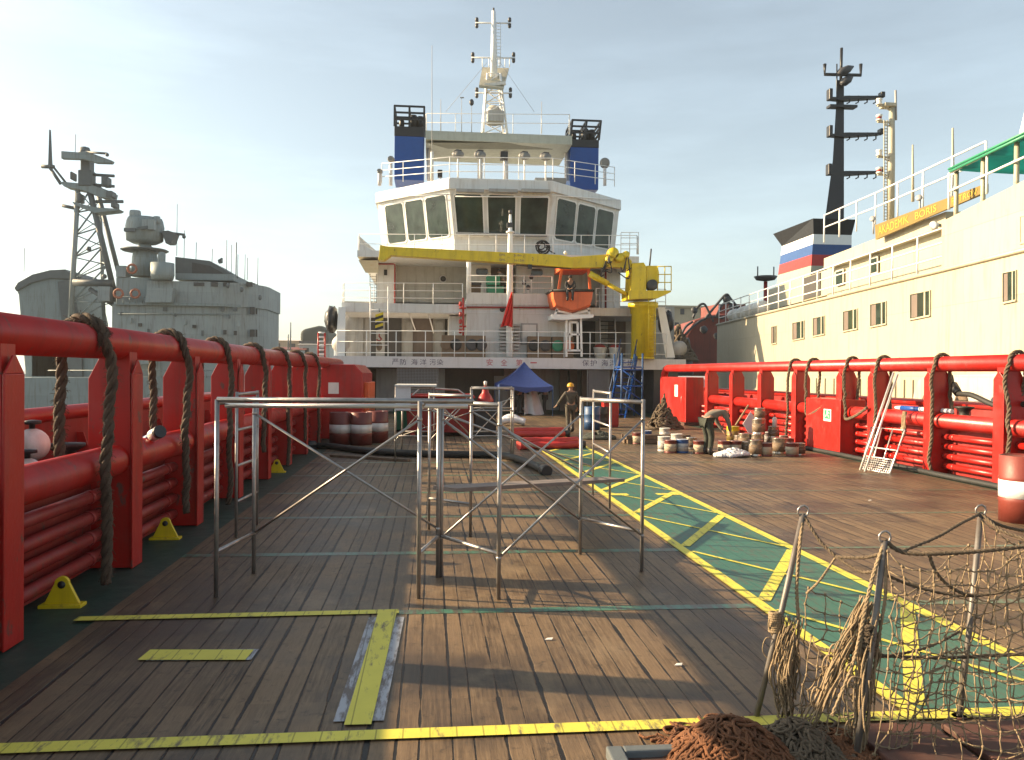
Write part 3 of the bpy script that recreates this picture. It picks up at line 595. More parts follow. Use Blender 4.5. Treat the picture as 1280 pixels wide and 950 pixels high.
# heaps near the starboard cabinet
def pile(label, c, rx, ry, h, k, r, mat, cat_='rope heap', name='rope_heap', peak=1.2, curl=0):
    m = MB()
    for i in range(k):
        a = RND.uniform(0, 6.28); d = RND.random()**.6; pts = []
        if curl:
            x, y = rx*d*math.cos(a), ry*d*math.sin(a); h0 = RND.uniform(0, 6.28); kr = RND.uniform(.025, .06); zt_ = RND.uniform(.35, 1.05)
            for j in range(RND.randint(7, 14)):
                h0 += RND.gauss(.9, .9); x += kr*math.cos(h0); y += kr*math.sin(h0); dd = min(1, math.hypot(x/rx, y/ry)); pts.append(V((c[0]+x, c[1]+y, c[2]+h*(1-dd**peak)*zt_+r+RND.uniform(0, .012))))
        else:
          for j in range(RND.randint(5, 8)):
            a += RND.uniform(.2, .9)*RND.choice((-1, 1)); d = min(1, max(0, d+RND.uniform(-.22, .22)))
            zz = h*max(0, 1-d**peak)*RND.uniform(.55, 1.05)+r
            pts.append(V((c[0]+rx*d*math.cos(a), c[1]+ry*d*math.sin(a), c[2]+zz)))
        m.tube(cat(pts, 4), r*RND.uniform(.8, 1.2), 6, jit=.12)
    m.lathe([(max(rx, ry)*.0+.001, h*.8)], c, 3) if 0 else None
    return tag(m.build(name, mat), label, cat_)
p = G(830, 536); pile('tall brown heap of hung ropes left of red cabinet', p, .75, .5, 1.35, 46, .035, 'rope', peak=.8)
p = G(812, 553); 
t = thing('timber_stack', 'stack of dark old timbers left of the paint cans', 'timber stack', p)
for i in range(9):
    a = p+V((-.9+.1*RND.random(), -.5+.16*(i % 5), .07+.13*(i//5))); MB().bar(a, a+V((1.6+.5*RND.random(), .3*RND.uniform(-1, 1), 0)), .14, .12).build('timber', 'timber', t, .006)
p = G(748, 549); pile('low heap of dark green rags on deck behind scaffold', p, .55, .3, .22, 26, .05, 'olive', 'rag heap', 'rag_heap')
p = G(917, 571); pile('crumpled white rags on deck in front of bent worker', p, .48, .26, .16, 30, .045, 'cloth', 'rags', 'rag_heap')
for px, py, lab in ((848, 832, 'small white scrap on the planks left of the net'), (1087, 626, 'tiny pale scrap on the sunlit deck right of walkway'), (686, 800, 'small pale chip on planks in the foreground middle')):
    q = G(px, py); m = MB(); w0 = RND.uniform(.02, .035); m.prism([q+V((-w0, -.01, .002)), q+V((w0*.6, -.018, .004)), q+V((w0, .006, .012)), q+V((-.3*w0, .016, .006))], (0, 0, .006)); tag(m.build('scrap', 'plast'), lab, 'scrap', 'scraps littering the deck')
# ------------------------------------------------------------------ paint cans
CAN = {}
def can(px, py, kind, label, z0=0, grp='paint cans on the deck'):
    p = G(px, py, z0); r, h, mat, lid = {'tin': (.15, .32, 'tin', 'tin'), 'big': (.18, .42, 'tin', 'grime'), 'white': (.17, .40, 'shadew', 'plast'), 'yel': (.19, .5, 'yellow', 'tin'), 'mar': (.16, .34, 'drum', 'tin'), 'blu': (.16, .36, 'lineblue', 'plast')}[kind]
    if kind in CAN:
        return copy_tree(CAN[kind], (p.x, p.y, z0), RND.uniform(0, 6), None, label)
    t = thing('paint_can', label, 'paint can', (p.x, p.y, z0), grp); CAN[kind] = t
    MB().lathe([(0, 0), (r, 0), (r+.006, .012), (r, .025), (r, h*.5-.01), (r+.004, h*.5), (r, h*.5+.01), (r, h-.02), (r+.008, h-.01), (r+.005, h)], (p.x, p.y, z0), 22).build('body', mat, t)
    MB().lathe([(0, h-.03), (r-.01, h-.03), (r-.004, h+.004), (r-.02, h+.006), (r-.03, h-.008), (0, h-.008)], (p.x, p.y, z0), 22).build('lid', lid, t)
    MB().tube([(p.x-r-.008, p.y, z0+h*.78)]+[(p.x+(r+.01)*math.cos(a), p.y-.16*math.sin(a)-.02, z0+h*.78-.12*math.sin(a)) for a in (2.6, 2.1, 1.57, 1.04, .54)]+[(p.x+r+.008, p.y, z0+h*.78)], .005, 5).build('handle', 'steel', t)
    MB().lathe([(r+.001, h*.15), (r+.003, h*.15), (r+.003, h*.72), (r+.001, h*.72)], (p.x, p.y, z0), 22).build('paper_label', {'tin': 'timber', 'big': 'crate', 'white': 'shadew', 'yel': 'mustard', 'mar': 'beige', 'blu': 'shadew'}[kind], t)
    return t
cans = [(830, 564, 'white', 'pale bucket at the left end of the paint cans'), (838, 566, 'mar', 'maroon can beside the pale bucket at left end'), (853, 566, 'blu', 'blue and white can left of bent worker'), (846, 560, 'white', 'white bucket behind the maroon can at left end'),
        (874, 567, 'mar', 'maroon can touching the bent worker\'s left side'), (864, 561, 'tin', 'tin can in the row behind the blue and white can'), (916, 553, 'yel', 'tall yellow pail right behind the bent worker'), (905, 567, 'mar', 'maroon can under the bent worker\'s hands'),
        (919, 567, 'mar', 'maroon can in front of the yellow pail'), (934, 567, 'tin', 'silver can right of the maroon can, front row'), (944, 570, 'big', 'large silver can with red lid in the front row middle'), (957, 570, 'mar', 'maroon can right of the large silver can'), (931, 560, 'big', 'large tin behind the front row below stacked cans'),
        (947, 561, 'big', 'large tin carrying another can, left stack'), (966, 561, 'tin', 'tin can carrying a tall can, right stack'), (974, 567, 'big', 'large red lidded tin near the right end'), (985, 563, 'mar', 'maroon can behind the right end tins'), (999, 569, 'tin', 'lone silver can at the right end of the cans'), (979, 558, 'tin', 'tin can in the back row near right post'), (958, 557, 'white', 'white bucket in the back row by the rail'), (924, 558, 'tin', 'tin can right behind the yellow pail'),
        (808, 553, 'blu', 'blue can by the dark timbers'), (797, 555, 'mar', 'maroon can among timbers left of the cans'), (831, 551, 'white', 'white bucket on the far side of the timbers'), (990, 570, 'mar', 'maroon can beside the lone silver can')]
for c_ in cans: can(*c_)
for px, py, kd, z0, lab in ((948, 561, 'big', .42, 'large tin on top of the left stack'), (949, 561, 'tin', .84, 'topmost tin can of the left stack'), (967, 561, 'tin', .32, 'tin on top of the right stack')):
    q = G(px, py); t = can(px, py, kd, lab); t.location = (q.x, q.y, z0)
q = G(968, 561); t = thing('spray_can', 'slim white bottle standing on the right stack of tins', 'bottle', (q.x, q.y, .64)); MB().lathe([(0, 0), (.07, 0), (.07, .22), (.03, .27), (0, .27)], (q.x, q.y, .64), 14).build('body', 'plast', t); MB().lathe([(0, 0), (.03, 0), (.03, .07), (0, .07)], (q.x, q.y, .91), 10).build('cap', 'red', t)
q = G(930, 552); t = thing('folding_chair', 'white board and stick propped behind the yellow pail', 'board', q); MB().prism([q+V((0, .1, .55)), q+V((.22, .1, .2)), q+V((.5, .1, .55)), q+V((.25, .1, .95))], (0, .02, 0)).build('board', 'cloth', t); MB().tube([q+V((-.2, .2, .5)), q+V((.2, .16, 1.15))], .03, 8).build('stick', 'ropel', t)
t.name = 'propped_board'
# ------------------------------------------------------------------ the ship's house forward of the deck
Yd = 42.0
def z_(py, Y, px=640): return W(px, py, Y).z
def x_(px, Y, py=400): return W(px, py, Y).x
hs_ = thing('superstructure', 'white ship house with wide bridge windows forward of the deck', 'ship house', (3.8, 46, 0))
# work-deck recess below the first deck
m = MB(); zc = z_(460, Yd); x0, x1 = -5.15, 12.85
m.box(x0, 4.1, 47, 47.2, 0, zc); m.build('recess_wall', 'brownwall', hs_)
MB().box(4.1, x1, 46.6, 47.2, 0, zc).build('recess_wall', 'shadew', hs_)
MB().fbox(640, 478, 661, 509, 46.5, .06).build('doorway', 'black', hs_); MB().fbox(618, 470, 634, 522, 45.4, .3).build('pillar', 'grey', hs_)
for px in (540, 700, 712, 727): MB().fbox(px, 462, px+9, 518, 45.9, .3).build('pillar', 'brownwall', hs_)
for a, b in ((470, 496), (548, 556)): MB().fbox(a, 461, b, 520, 44.5, .15).build('bulkhead_panel', 'grey', hs_)
MB().box(x0, x0+1.3, 42.2, 47, 0, zc).build('side_trunk', 'dred', hs_); MB().box(x1-1.3, x1, 42.2, 47, 0, zc).build('side_trunk', 'hull', hs_)
# first deck with its lettered edge
MB().box(x_(416, Yd), x_(858, Yd), Yd, 62, z_(460.5, Yd), z_(447, Yd)).build('deck_edge', 'band', hs_)
def lettering(mb, cs, px, y0, y1, Y):
    for ch, p in zip(cs, px):
        a, b = (y0+(p-555)*.0087, y1+(p-555)*.0087) if ch != '一' else ((y0+y1)/2+.2, (y0+y1)/2+1.7)
        flet(mb, ch, p, a, p+8, b, Y)
lettering(m := MB(), '严防海洋污染', (490, 500, 514, 525, 537, 546), 449, 456.5, Yd); lettering(m, '保护海洋环境', (728, 738, 752, 762, 774, 784), 448, 456, Yd); m.build('lettering', 'ink', hs_)
lettering(m := MB(), '安全第一', (608, 626, 645, 663), 448.5, 456.5, Yd); m.build('lettering', 'inkr', hs_)
zA = z_(447, Yd)
# house on the first deck
Yb = 47.5
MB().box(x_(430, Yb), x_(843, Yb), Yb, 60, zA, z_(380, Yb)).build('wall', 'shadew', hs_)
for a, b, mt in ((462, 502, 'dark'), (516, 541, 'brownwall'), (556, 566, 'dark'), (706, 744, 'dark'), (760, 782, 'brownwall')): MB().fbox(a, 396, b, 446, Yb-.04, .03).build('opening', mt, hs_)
for a in (505, 470, 544): MB().fbox(a, 402, a+11, 446, Yb-.2, .08).build('door', 'grey', hs_)
for a in (447, 456): MB().fbox(a, 396, a+7, 446, Yb-.12, .06).build('bulkhead_panel', 'grey', hs_)
for (a, b) in (((512, 392), (519, 412)), ((536, 393), (542, 416))): MB().tube([W(*a, 43.4), W(*b, 45)], .035, 6).build('stay', 'whitep', hs_)
Yc = 43.2
MB().box(x_(583, Yc), x_(716, Yc), Yc, 58, zA, z_(373, Yc)).build('casing', 'white', hs_, .02)
MB().box(x_(561, 44), x_(582.8, 44), 44, 47.4, zA, z_(396, 44)).build('casing_wing', 'white', hs_, .02)
MB().fbox(651, 404, 672, 431, Yc-.07, .05).build('hatch_frame', 'grey', hs_); MB().fbox(653, 406, 670, 429, Yc-.10, .05).build('hatch_door', 'white', hs_)
m = MB()
for i in range(8): m.fbox(625, 405+i*4.2, 650, 407.6+i*4.2, Yc-.5, .45)
m.build('louvre', 'grey', hs_)
MB().lathe([(0, 0), (.14, 0), (.14, .12), (0, .12)], W(628, 386.5, Yc-.1), 16, (0, 1, 0)).build('horn', 'dark', hs_)
# second deck
Y2 = 43.0
MB().box(x_(427, Y2), x_(583, Y2), Y2, 60, z_(393, Y2), z_(381.5, Y2)).build('deck_edge', 'white', hs_)
MB().box(x_(716.2, Y2), x_(838, Y2), Y2, 60, z_(393, Y2), z_(383, Y2)).build('deck_edge', 'white', hs_)
MB().fbox(583, 366.5, 691, 381, Yc-.06, .055).build('bulwark', 'white', hs_)
for px, d in ((425, 0), (824, 1)):        # raking supports at the sides
    s = 1 if d else -1
    MB().hexa([W(px-6+14*d, 447, 42.3), W(px+6+14*d, 447, 42.3), W(px+6+14*d, 447, 43), W(px-6+14*d, 447, 43)], [W(px-2, 384, 42.3), W(px+7, 384, 42.3), W(px+7, 384, 43), W(px-2, 384, 43)]).build('support', 'whitep', hs_)
Yw = 47.5; zB = z_(382, Y2)
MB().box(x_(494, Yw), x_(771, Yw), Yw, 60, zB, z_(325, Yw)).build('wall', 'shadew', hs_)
MB().box(x_(471, Yw-1.2), x_(494, Yw-1.2), Yw-1.2, 55, zB, z_(322, Yw-1)).build('stair_tower', 'white', hs_)
MB().box(x_(752, Yw-.6), x_(775, Yw-.6), Yw-.6, 55, zB, z_(322, Yw-.6)).build('stair_tower', 'white', hs_)
MB().fbox(480, 337, 484, 344, Yw-1.25, .04).build('lamp', 'black', hs_)
MB().box(x_(585, 46.3), x_(613, 46.3), 46.3, Yw, zB, z_(323, 46.3)).build('wall', 'white', hs_); MB().box(x_(645, 46.3), x_(692, 46.3), 46.3, Yw, zB, z_(328, 46.3)).build('wall', 'white', hs_)
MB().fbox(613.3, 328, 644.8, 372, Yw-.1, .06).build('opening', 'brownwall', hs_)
def rwin(cx, cy, w, h, Y, mat='glassg'):
    pts = []
    for sx, sy, a0 in ((1, -1, -90), (1, 1, 0), (-1, 1, 90), (-1, -1, 180)):
        for a in (0, 45, 90): pts.append((cx+sx*(w/2-h*.3)+h*.3*math.cos(R_(a0+a)), cy+sy*(h/2-h*.3)+h*.3*math.sin(R_(a0+a))))
    f = MB().fprism([(cx+(x-cx)*1.16, cy+(y-cy)*1.22) for x, y in pts], Y, .03).build('window', 'band', hs_); MB().fprism(pts, Y-.02, .015).build('pane', mat, f)
rwin(602.5, 339.5, 15, 8, 46.25); rwin(671, 340.5, 15, 8.5, 46.25)
for cx, cy in ((554, 348.5),):
    f = MB().lathe([(0, 0), (.22, 0), (.22, .05), (0, .05)], W(cx, cy, Yw-.06), 20, (0, 1, 0)).build('porthole', 'band', hs_); MB().lathe([(0, 0), (.16, 0), (.16, .02), (0, .02)], W(cx, cy, Yw-.085), 18, (0, 1, 0)).build('pane', 'dark', f)
# third deck, just under the bridge
Y3 = 44.0
MB().box(x_(446, Y3), x_(798, Y3), Y3, 58, z_(325, Y3), z_(317, Y3)).build('deck_edge', 'white', hs_)
for px, q in ((447, 1), (797, -1)):
    MB().hexa([W(px+q*10, 341, Y3+1), W(px+q*26, 341, Y3+1), W(px+q*26, 341, 57), W(px+q*10, 341, 57)], [W(px+q, 325.3, Y3+.05), W(px+q*26, 325.3, Y3+.05), W(px+q*26, 325.3, 57), W(px+q, 325.3, 57)]).build('wing_bracket', 'cream', hs_)
MB().hexa([W(448, 317, Y3+.1), W(473, 317, Y3+.1), W(473, 317, Y3+3), W(448, 317, Y3+.15)], [W(448, 294, Y3+.1), W(452, 305, Y3+.1), W(473, 316, Y3+3), W(448, 294, Y3+.15)]).build('wind_screen', 'white', hs_)
# bridge: a faceted front that leans out towards the top
pb = [(478, 49.5), (568, 45.4), (686, 45.4), (768, 49.5), (768, 57), (478, 57)]
pt = [(472, 49.0), (562, 44.7), (691, 44.7), (774, 49.0), (774, 57), (472, 57)]
def ring(pp, py, ypx=45): return [V((x_(px, Y, py) if Y < 56 else x_(px, 49.3, py), Y, z_(py, ypx))) for px, Y in pp]
q0 = ring(pb, 318); q1 = ring(pb, 300); q2 = ring(pt, 241); q3 = ring(pt, 226)
m = MB()
for a, b in ((q0, q1), (q1, q2), (q2, q3)):
    for i in range(6): m.quad(a[i], a[(i+1) % 6], b[(i+1) % 6], b[i])
m.quad(*q3); m.build('bridge_wall', 'white', hs_)
m = MB(); e = ring([(469.5, 48.8), (561, 44.5), (692, 44.5), (776.5, 48.8), (776.5, 57), (469.5, 57)], 240.5); e2 = [p+V((0, 0, .55)) for p in e]
for i in range(6): m.quad(e[i], e[(i+1) % 6], e2[(i+1) % 6], e2[i])
m.quad(*e2); m.quad(*e[::-1]); m.build('bridge_roof', 'white', hs_)
def bridge_window(f0, f1, side):
    B0, B1, T0, T1 = (q1[side], q1[side+1], q2[side], q2[side+1])
    def at(u, v, o): 
        p = (B0*(1-u)+B1*u)*(1-v)+(T0*(1-u)+T1*u)*v; n = (B1-B0).cross(T0-B0).normalized()
        return p+n*o
    v0, v1 = .10, .92
    def rr(g0, g1, w0, w1, k):
        c = []
        for (uu, vv, du, dv) in ((g0, w0, 1, 1), (g1, w0, -1, 1), (g1, w1, -1, -1), (g0, w1, 1, -1)):
            a = [(uu+du*k, vv), (uu, vv+dv*k*2)]
            if (du > 0) != (dv > 0): a = a
            else: a = a[::-1]
            c += a
        return c
    fr = rr(f0-.012, f1+.012, v0-.03, v1+.03, .02); gl = rr(f0, f1, v0, v1, .02)
    n = (B1-B0).cross(T0-B0).normalized()
    w_ = MB().prism([at(u, v, .005) for u, v in fr], n*.035).build('window', 'whitep', hs_); MB().prism([at(u, v, .042) for u, v in gl], n*.01).build('pane', 'glass', w_)
for a, b in ((.11, .36), (.40, .64), (.68, .94)): bridge_window(a, b, 0)
for a, b in ((.04, .31), (.365, .635), (.69, .96)): bridge_window(a, b, 1)
for a, b in ((.07, .33), (.37, .62), (.66, .91)): bridge_window(a, b, 2)
for a, b in ((570, 605), (611, 647), (652, 688)): MB().fbox(a, 236, b, 240, 44.15, .3).build('window_blind_box', 'grey', hs_)
MB().tube([W(569, 245.5, 44.35), W(686, 246.5, 44.35)], .03, 6).build('wiper_rail', 'whitep', hs_); MB().tube([W(470, 246, 48.3), W(562, 243, 44.4)], .03, 6).build('wiper_rail', 'whitep', hs_); MB().tube([W(690, 244, 44.4), W(775, 250, 48.3)], .03, 6).build('wiper_rail', 'whitep', hs_)
MB().fbox(570, 291.5, 684, 294, 44.9, .3).build('window_ledge', 'grey', hs_)
# upper platform on pillars, with the funnels either side
Yt = 48.5
MB().box(x_(530, Yt), x_(713, Yt), Yt, Yt+5, z_(178, Yt), z_(167, Yt)).build('upper_platform', 'plat', hs_)
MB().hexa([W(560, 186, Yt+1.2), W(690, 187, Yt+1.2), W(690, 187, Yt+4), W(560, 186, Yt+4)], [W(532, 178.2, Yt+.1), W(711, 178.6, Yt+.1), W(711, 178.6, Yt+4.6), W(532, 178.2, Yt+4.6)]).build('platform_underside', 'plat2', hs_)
for px in (536, 600, 632, 708): MB().tube([W(px, 182, Yt+2), W(px, 226, Yt+2)], .16 if 540 < px < 700 else .12, 12).build('pillar', 'band', hs_)
def funnel(label, a, b, sk, t0, t1, y0, yb):
    Y = 50.0; t = thing('funnel', label, 'funnel', W((a+b)/2, y0, Y), 'blue funnels flanking the upper platform'); D = 2.2
    zt, zk, zl, z0 = z_(t0, Y), z_(t1, Y), z_(yb, Y), z_(y0, Y); xa, xb = x_(a, Y, 180), x_(b, Y, 180)
    MB().box(xa, xb, Y, Y+D, z0, zl).build('casing', 'blue', t, .03); MB().box(xa-.01, xb+.01, Y-.01, Y+D, zl, zk).build('black_band', 'black', t, .02)
    m = MB(); k = sk
    for x in (xa, (xa+xb)/2, xb):
        for y in (Y, Y+D): m.bar((x, y, zk), (x+k*(zt-zk), y, zt), .12, .12)
    for q in (.35, .68, 1):
        zz = zk+(zt-zk)*q; o = k*(zt-zk)*q
        for y in (Y, Y+D): m.bar((xa+o-.05, y, zz), (xb+o+.05, y, zz), .1, .1)
        for x in (xa, (xa+xb)/2, xb): m.bar((x+o, Y, zz), (x+o, Y+D, zz), .1, .1)
    m.build('cage', 'black', t)
    for fx, r, hh in ((.22, .16, .5), (.62, .25, .75), (.86, .22, .7)):
        MB().lathe([(r, 0), (r, hh*(zt-zk)), (r*.8, hh*(zt-zk)+.1), (r*.7, hh*(zt-zk))], (xa+(xb-xa)*fx, Y+D*.5, zk), 14).build('exhaust_pipe', 'black', t)
funnel('blue funnel with black cage top left of the mast', 493, 530, 0, 138, 163, 229, 175)
funnel('blue funnel with leaning black cage top right of the mast', 713, 748.5, .10, 147, 171, 234, 181)
# railings
railing('white railing along lettered first deck edge above the work deck', [W(421, 446, 42.1), W(640, 446.5, 42.1), W(833, 448, 42.1)], 1.32, (1., .58, .16))
railing('white railing on second deck edge at left by the white stair tower', [W(428, 381, 46), W(430, 381.3, 43.1), W(578, 382, 43.1)], 1.15)
railing('white railing round the green container on the casing top', [W(584, 367, 43.1), W(690, 368, 43.1)], .95)
railing('white railing on second deck edge right of the orange boat', [W(745, 384, 43.1), W(832, 385, 43.1)], 1.0)
railing('white railing below the bridge windows along the third deck', [W(448, 317, 47.5), W(449, 317, 44.1), W(620, 317.5, 44.1), W(796, 318, 44.1), W(797, 318, 47.5)], 1.03, (1., .5))
railing('white railing along the front of the bridge roof', [W(477, 229, 48.9), W(562, 223, 44.8), W(691, 224, 44.8), W(768, 233, 48.9)], 1.15, (1., .66, .33), 1.9, .022)
railing('white railing on the upper platform beneath the mast', [W(532, 167, 51), W(533, 167, 48.6), W(712, 168, 48.6), W(711, 168, 51)], 1.18, (1., .55), 1.7, .02)
railing('white railing at outer right wing beside the yellow crane', [W(776, 318, 44.2), W(798, 318, 44.2), W(798, 318, 48)], 1.2, (1., .75, .5, .25), .5)
# vertical ladders and stairs
def ladder(label, a, b, wd, n, mat='whitep', r=.03, dx=(1, 0, 0)):
    t = thing('ladder', label, 'ladder', a, 'ladders on the ship house'); a, b, d = V(a), V(b), V(dx)*wd/2
    for s in (-1, 1): MB().tube([a+d*s, b+d*s], r, 6).build('stile', mat, t)
    m = MB()
    for i in range(1, n): p = a.lerp(b, i/n); m.tube([p-d, p+d], r*.7, 5)
    m.build('rungs', mat, t)
ladder('tall white ladder rising through first deck railing at left', W(474, 446, 42.6), W(474, 358, 42.6), .9, 6)
ladder('dark runged ladder against white stair tower at left', W(466.5, 384, 45.9), W(466.5, 342, 45.9), .35, 12, 'dark', .02)
def stair(label, a, b, wd, n, mat, rail):
    t = thing('stairway', label, 'stairs', a, 'stairways on the ship'); a, b = V(a), V(b); X = V((wd/2, 0, 0))
    for s in (-1, 1): MB().bar(a+X*s, b+X*s, .06, .22).build('stringer', mat, t); MB().tube([a+X*s+V((0, 0, .95)), b+X*s+V((0, 0, .95))], .025, 6).build('handrail', rail, t)
    for i in range(1, n): p = a.lerp(b, i/n); MB().box(p.x-wd/2+.031, p.x+wd/2-.031, p.y-.11, p.y+.11, p.z-.02, p.z+.02).build('tread', mat, t)
    for s in (-1, 1):
        for q in (.1, .5, .9): p = a.lerp(b, q)+X*s; MB().tube([p, p+V((0, 0, .95))], .022, 6).build('baluster', rail, t)
stair('grey stairway with pale handrails beside the yellow crane post', W(760, 446, 43.6), W(758, 386, 46.5), .85, 11, 'hull', 'whitep')
stair('blue steel stair tower under right part of first deck edge', W(770, 525, 38.5), W(786, 447, 41.6), .85, 12, 'blue', 'dblue')
t = thing('stair_landing', 'dark blue open frame tower beside the blue stairway', 'stair tower', W(790, 525, 38.6))
a, b = x_(777, 39, 480), x_(803, 39, 480)
for x in (a, b):
    for y in (39, 40.6): MB().tube([(x, y, 0), (x, y, z_(440, 39))], .05, 8).build('leg', 'dblue', t)
for zz in (.75, 1.5, 2.3): m = MB(); [m.tube(p, .035, 6) for p in (((a, 39, zz), (b, 39, zz)), ((a, 40.6, zz), (b, 40.6, zz)), ((a, 39, zz), (a, 40.6, zz)), ((b, 39, zz), (b, 40.6, zz)), ((a, 39, zz), (b, 39, zz-.7)))]; m.build('brace', 'blue', t)
MB().box(a, b, 39, 40.6, 2.40, 2.46).build('platform', 'blue', t)
# wire mesh screens in the recess
for px0, px1, lab in ((497, 548, 'grey wire mesh screen hanging behind the distant scaffold'), (735, 762, 'grey wire mesh screen left of the blue stairway')):
    t = thing('mesh_screen', lab, 'wire screen', W((px0+px1)/2, 500, 42.2), 'wire mesh screens under first deck'); a, b = x_(px0, 42.2), x_(px1, 42.2); z0, z1 = z_(496, 42.2), z_(461, 42.2)
    m = MB(); n = int((b-a)/.075)
    for i in range(n+1): x = a+(b-a)*i/n; m.bar((x, 42.2, z0), (x, 42.2, z1), .016, .016)
    k = int((z1-z0)/.075)
    for i in range(k+1): zz = z0+(z1-z0)*i/k; m.bar((a, 42.216, zz), (b, 42.216, zz), .016, .016)
    m.build('wire', 'mesh', t); MB().tube([(a, 42.2, z0), (b, 42.2, z0), (b, 42.2, z1), (a, 42.2, z1)], .03, 6, True).build('frame', 'grey', t)
    for x in (a, b): MB().tube([(x, 42.2, 0), (x, 42.2, z0)], .03, 6).build('leg', 'grey', t)
# blue canopy
t = thing('canopy', 'peaked blue tarpaulin canopy pitched under lettered deck edge', 'canopy', W(655, 520, 40))
a, b = x_(623, 40, 480), x_(689, 40, 480); ze = z_(482, 40); zp = z_(452, 41); cx = x_(655, 41, 470)
m = MB(); cor = [V((a, 39.4, ze+.1)), V((b, 39.4, ze)), V((b, 42.2, ze)), V((a, 42.2, ze+.1))]; pk = V((cx, 41, zp)); nn = 8
for i in range(4):
    p, q = cor[i], cor[(i+1) % 4]
    for j in range(nn):
        for k in range(nn):
            def pt_(u, v): r_ = p.lerp(q, u); o = r_.lerp(pk, v**1.0); o.z -= .55*v*(1-v)+.12*math.sin(u*math.pi)*(1-v); return o
            m.quad(pt_(j/nn, k/nn), pt_((j+1)/nn, k/nn), pt_((j+1)/nn, (k+1)/nn), pt_(j/nn, (k+1)/nn))
    for j in range(nn): 
        u0, u1 = j/nn, (j+1)/nn; s0, s1 = .12*math.sin(u0*math.pi), .12*math.sin(u1*math.pi); Z = V((0, 0, 1))
        m.quad(p.lerp(q, u0)-Z*s0, p.lerp(q, u1)-Z*s1, p.lerp(q, u1)-Z*(.22+s1+.06*math.sin(j*2.1+2.1)), p.lerp(q, u0)-Z*(.22+s0+.06*math.sin(j*2.1)))
o = m.build('sheet', 'tarp', t); sm = o.modifiers.new('thick', 'SOLIDIFY'); sm.thickness = .012
for c_ in cor: MB().tube([(c_.x, c_.y, 0), c_], .022, 6).build('pole', 'dblue', t)
p = W(668, 518, 41); m = MB()
for j in range(10): 
    for k in range(6):
        f = lambda u, v: V((p.x-.5+1.0*u*(.55+.45*(1-v)), 41+.12*math.sin(u*9)+.1*v, 1.35*v+.06*math.sin(u*7)))
        m.quad(f(j/10, k/6), f((j+1)/10, k/6), f((j+1)/10, (k+1)/6), f(j/10, (k+1)/6))
o = m.build('dust_sheet', 'cloth'); sm = o.modifiers.new('thick', 'SOLIDIFY'); sm.thickness = .015; tag(o, 'white sheet hanging to the deck below blue canopy', 'sheet')
# crates, buoys and gear on the first deck
def crate(label, a, b, wheels):
    t = thing('equipment_crate', label, 'crate', W((a+b)/2, 441, 42.5), 'brown crates behind the railing'); x0, x1 = x_(a, 42.5, 430), x_(b, 42.5, 430); z0, z1 = zA, z_(420, 42.5)
    MB().box(x0, x1, 42.5, 43.05, z0, z1).build('body', 'crate', t, .01)
    for wx, mt in wheels:
        x = x0+(x1-x0)*wx; c_ = (x, 42.46, (z0+z1)/2+.08)
        g = MB().lathe([(.17, 0), (.30, 0), (.30, .06), (.17, .06)], c_, 20, (0, 1, 0)).build('ring', mt, t); MB().lathe([(0, .0), (.17, .02), (.17, .055), (0, .055)], c_, 16, (0, 1, 0)).build('disc', 'grey', g)
crate('brown crate with one dark ring, leftmost behind the railing', 552, 581, ((.62, 'rubber'), (.2, 'crate')))
crate('brown crate with dark and grey rings left of the louvre', 582.5, 607, ((.3, 'hull'), (.78, 'hull')))
crate('brown crate with two dark rings right of the louvre', 660, 689, ((.26, 'rubber'), (.76, 'dark')))
crate('brown crate with teal and orange rings, rightmost of four', 690.5, 717, ((.26, 'green'), (.76, 'orange')))
for i, (px, py, r, Y, lab) in enumerate(((426, 431, .46, 42.9, 'big weathered pinkish buoy at left end of first deck'), (849, 432.5, .42, 42.6, 'big weathered grey white buoy right of the yellow crane'))):
    p = W(px, py, Y); t = thing('mooring_buoy', lab, 'buoy', (p.x, p.y, zA), 'big buoys at the deck ends'); MB().ball((p.x, p.y, zA+.16+r), r, n=20, m=14).build('float', 'shadew', t); MB().lathe([(r*.6, 0), (r*.55, .25), (r*.5, .3)], (p.x, p.y, zA), 16).build('stand', 'dark', t)
    MB().lathe([(.05, 0), (.05, .12), (.11, .13), (.11, .17), (0, .18)], (p.x, p.y, zA+.14+2*r), 10).build('eye', 'rubber', t)
for px, py, sx, lab in ((415, 399, 8, 'black covered life raft hung outboard at left of the house'), (832, 404, 6, 'black covered life raft hung outboard beside the crane')):
    p = W(px, py, 43.2); m = MB(); m.ball(p, .36, .9, .66, 12, 9, .12); o = tag(m.build('covered_raft', 'black'), lab, 'life raft', 'covered rafts at the house sides')
t = thing('ladder', 'red and white short ladder at far left of first deck', 'ladder', W(402, 446, 42.4), 'ladders on the ship house'); a = W(402, 448, 42.4); b = W(402, 416, 42.4); X = V((.16, 0, 0))
for s in (-1, 1): MB().tube([a+X*s, b+X*s], .05, 6).build('stile', 'red', t)
m = MB(); [m.tube([a.lerp(b, i/6)-X, a.lerp(b, i/6)+X], .045, 6) for i in range(7)]; m.build('rungs', 'whitep', t)
for i, (px, lab) in enumerate(((750, 'white tub behind railing below the stairway'), (769, 'white tub behind railing left of crane post'))):
    p = W(px, 441, 43); t = thing('tub', lab, 'tub', (p.x, 43, zA), 'white tubs behind the railing'); MB().lathe([(.26, 0), (.34, .55), (.36, .56), (.36, .6), (.3, .6), (.28, .5), (0, .5)], (p.x, 43, zA), 18).build('body', 'plast', t); MB().ball((p.x, 43, zA+.62), .3, .3, .16, jit=.08).build('contents', 'dred', t)
t = thing('hook_block', 'yellow and black striped hook block hanging at left', 'hook block', W(474, 398, 42.9)); c_ = W(474, 402, 42.9)
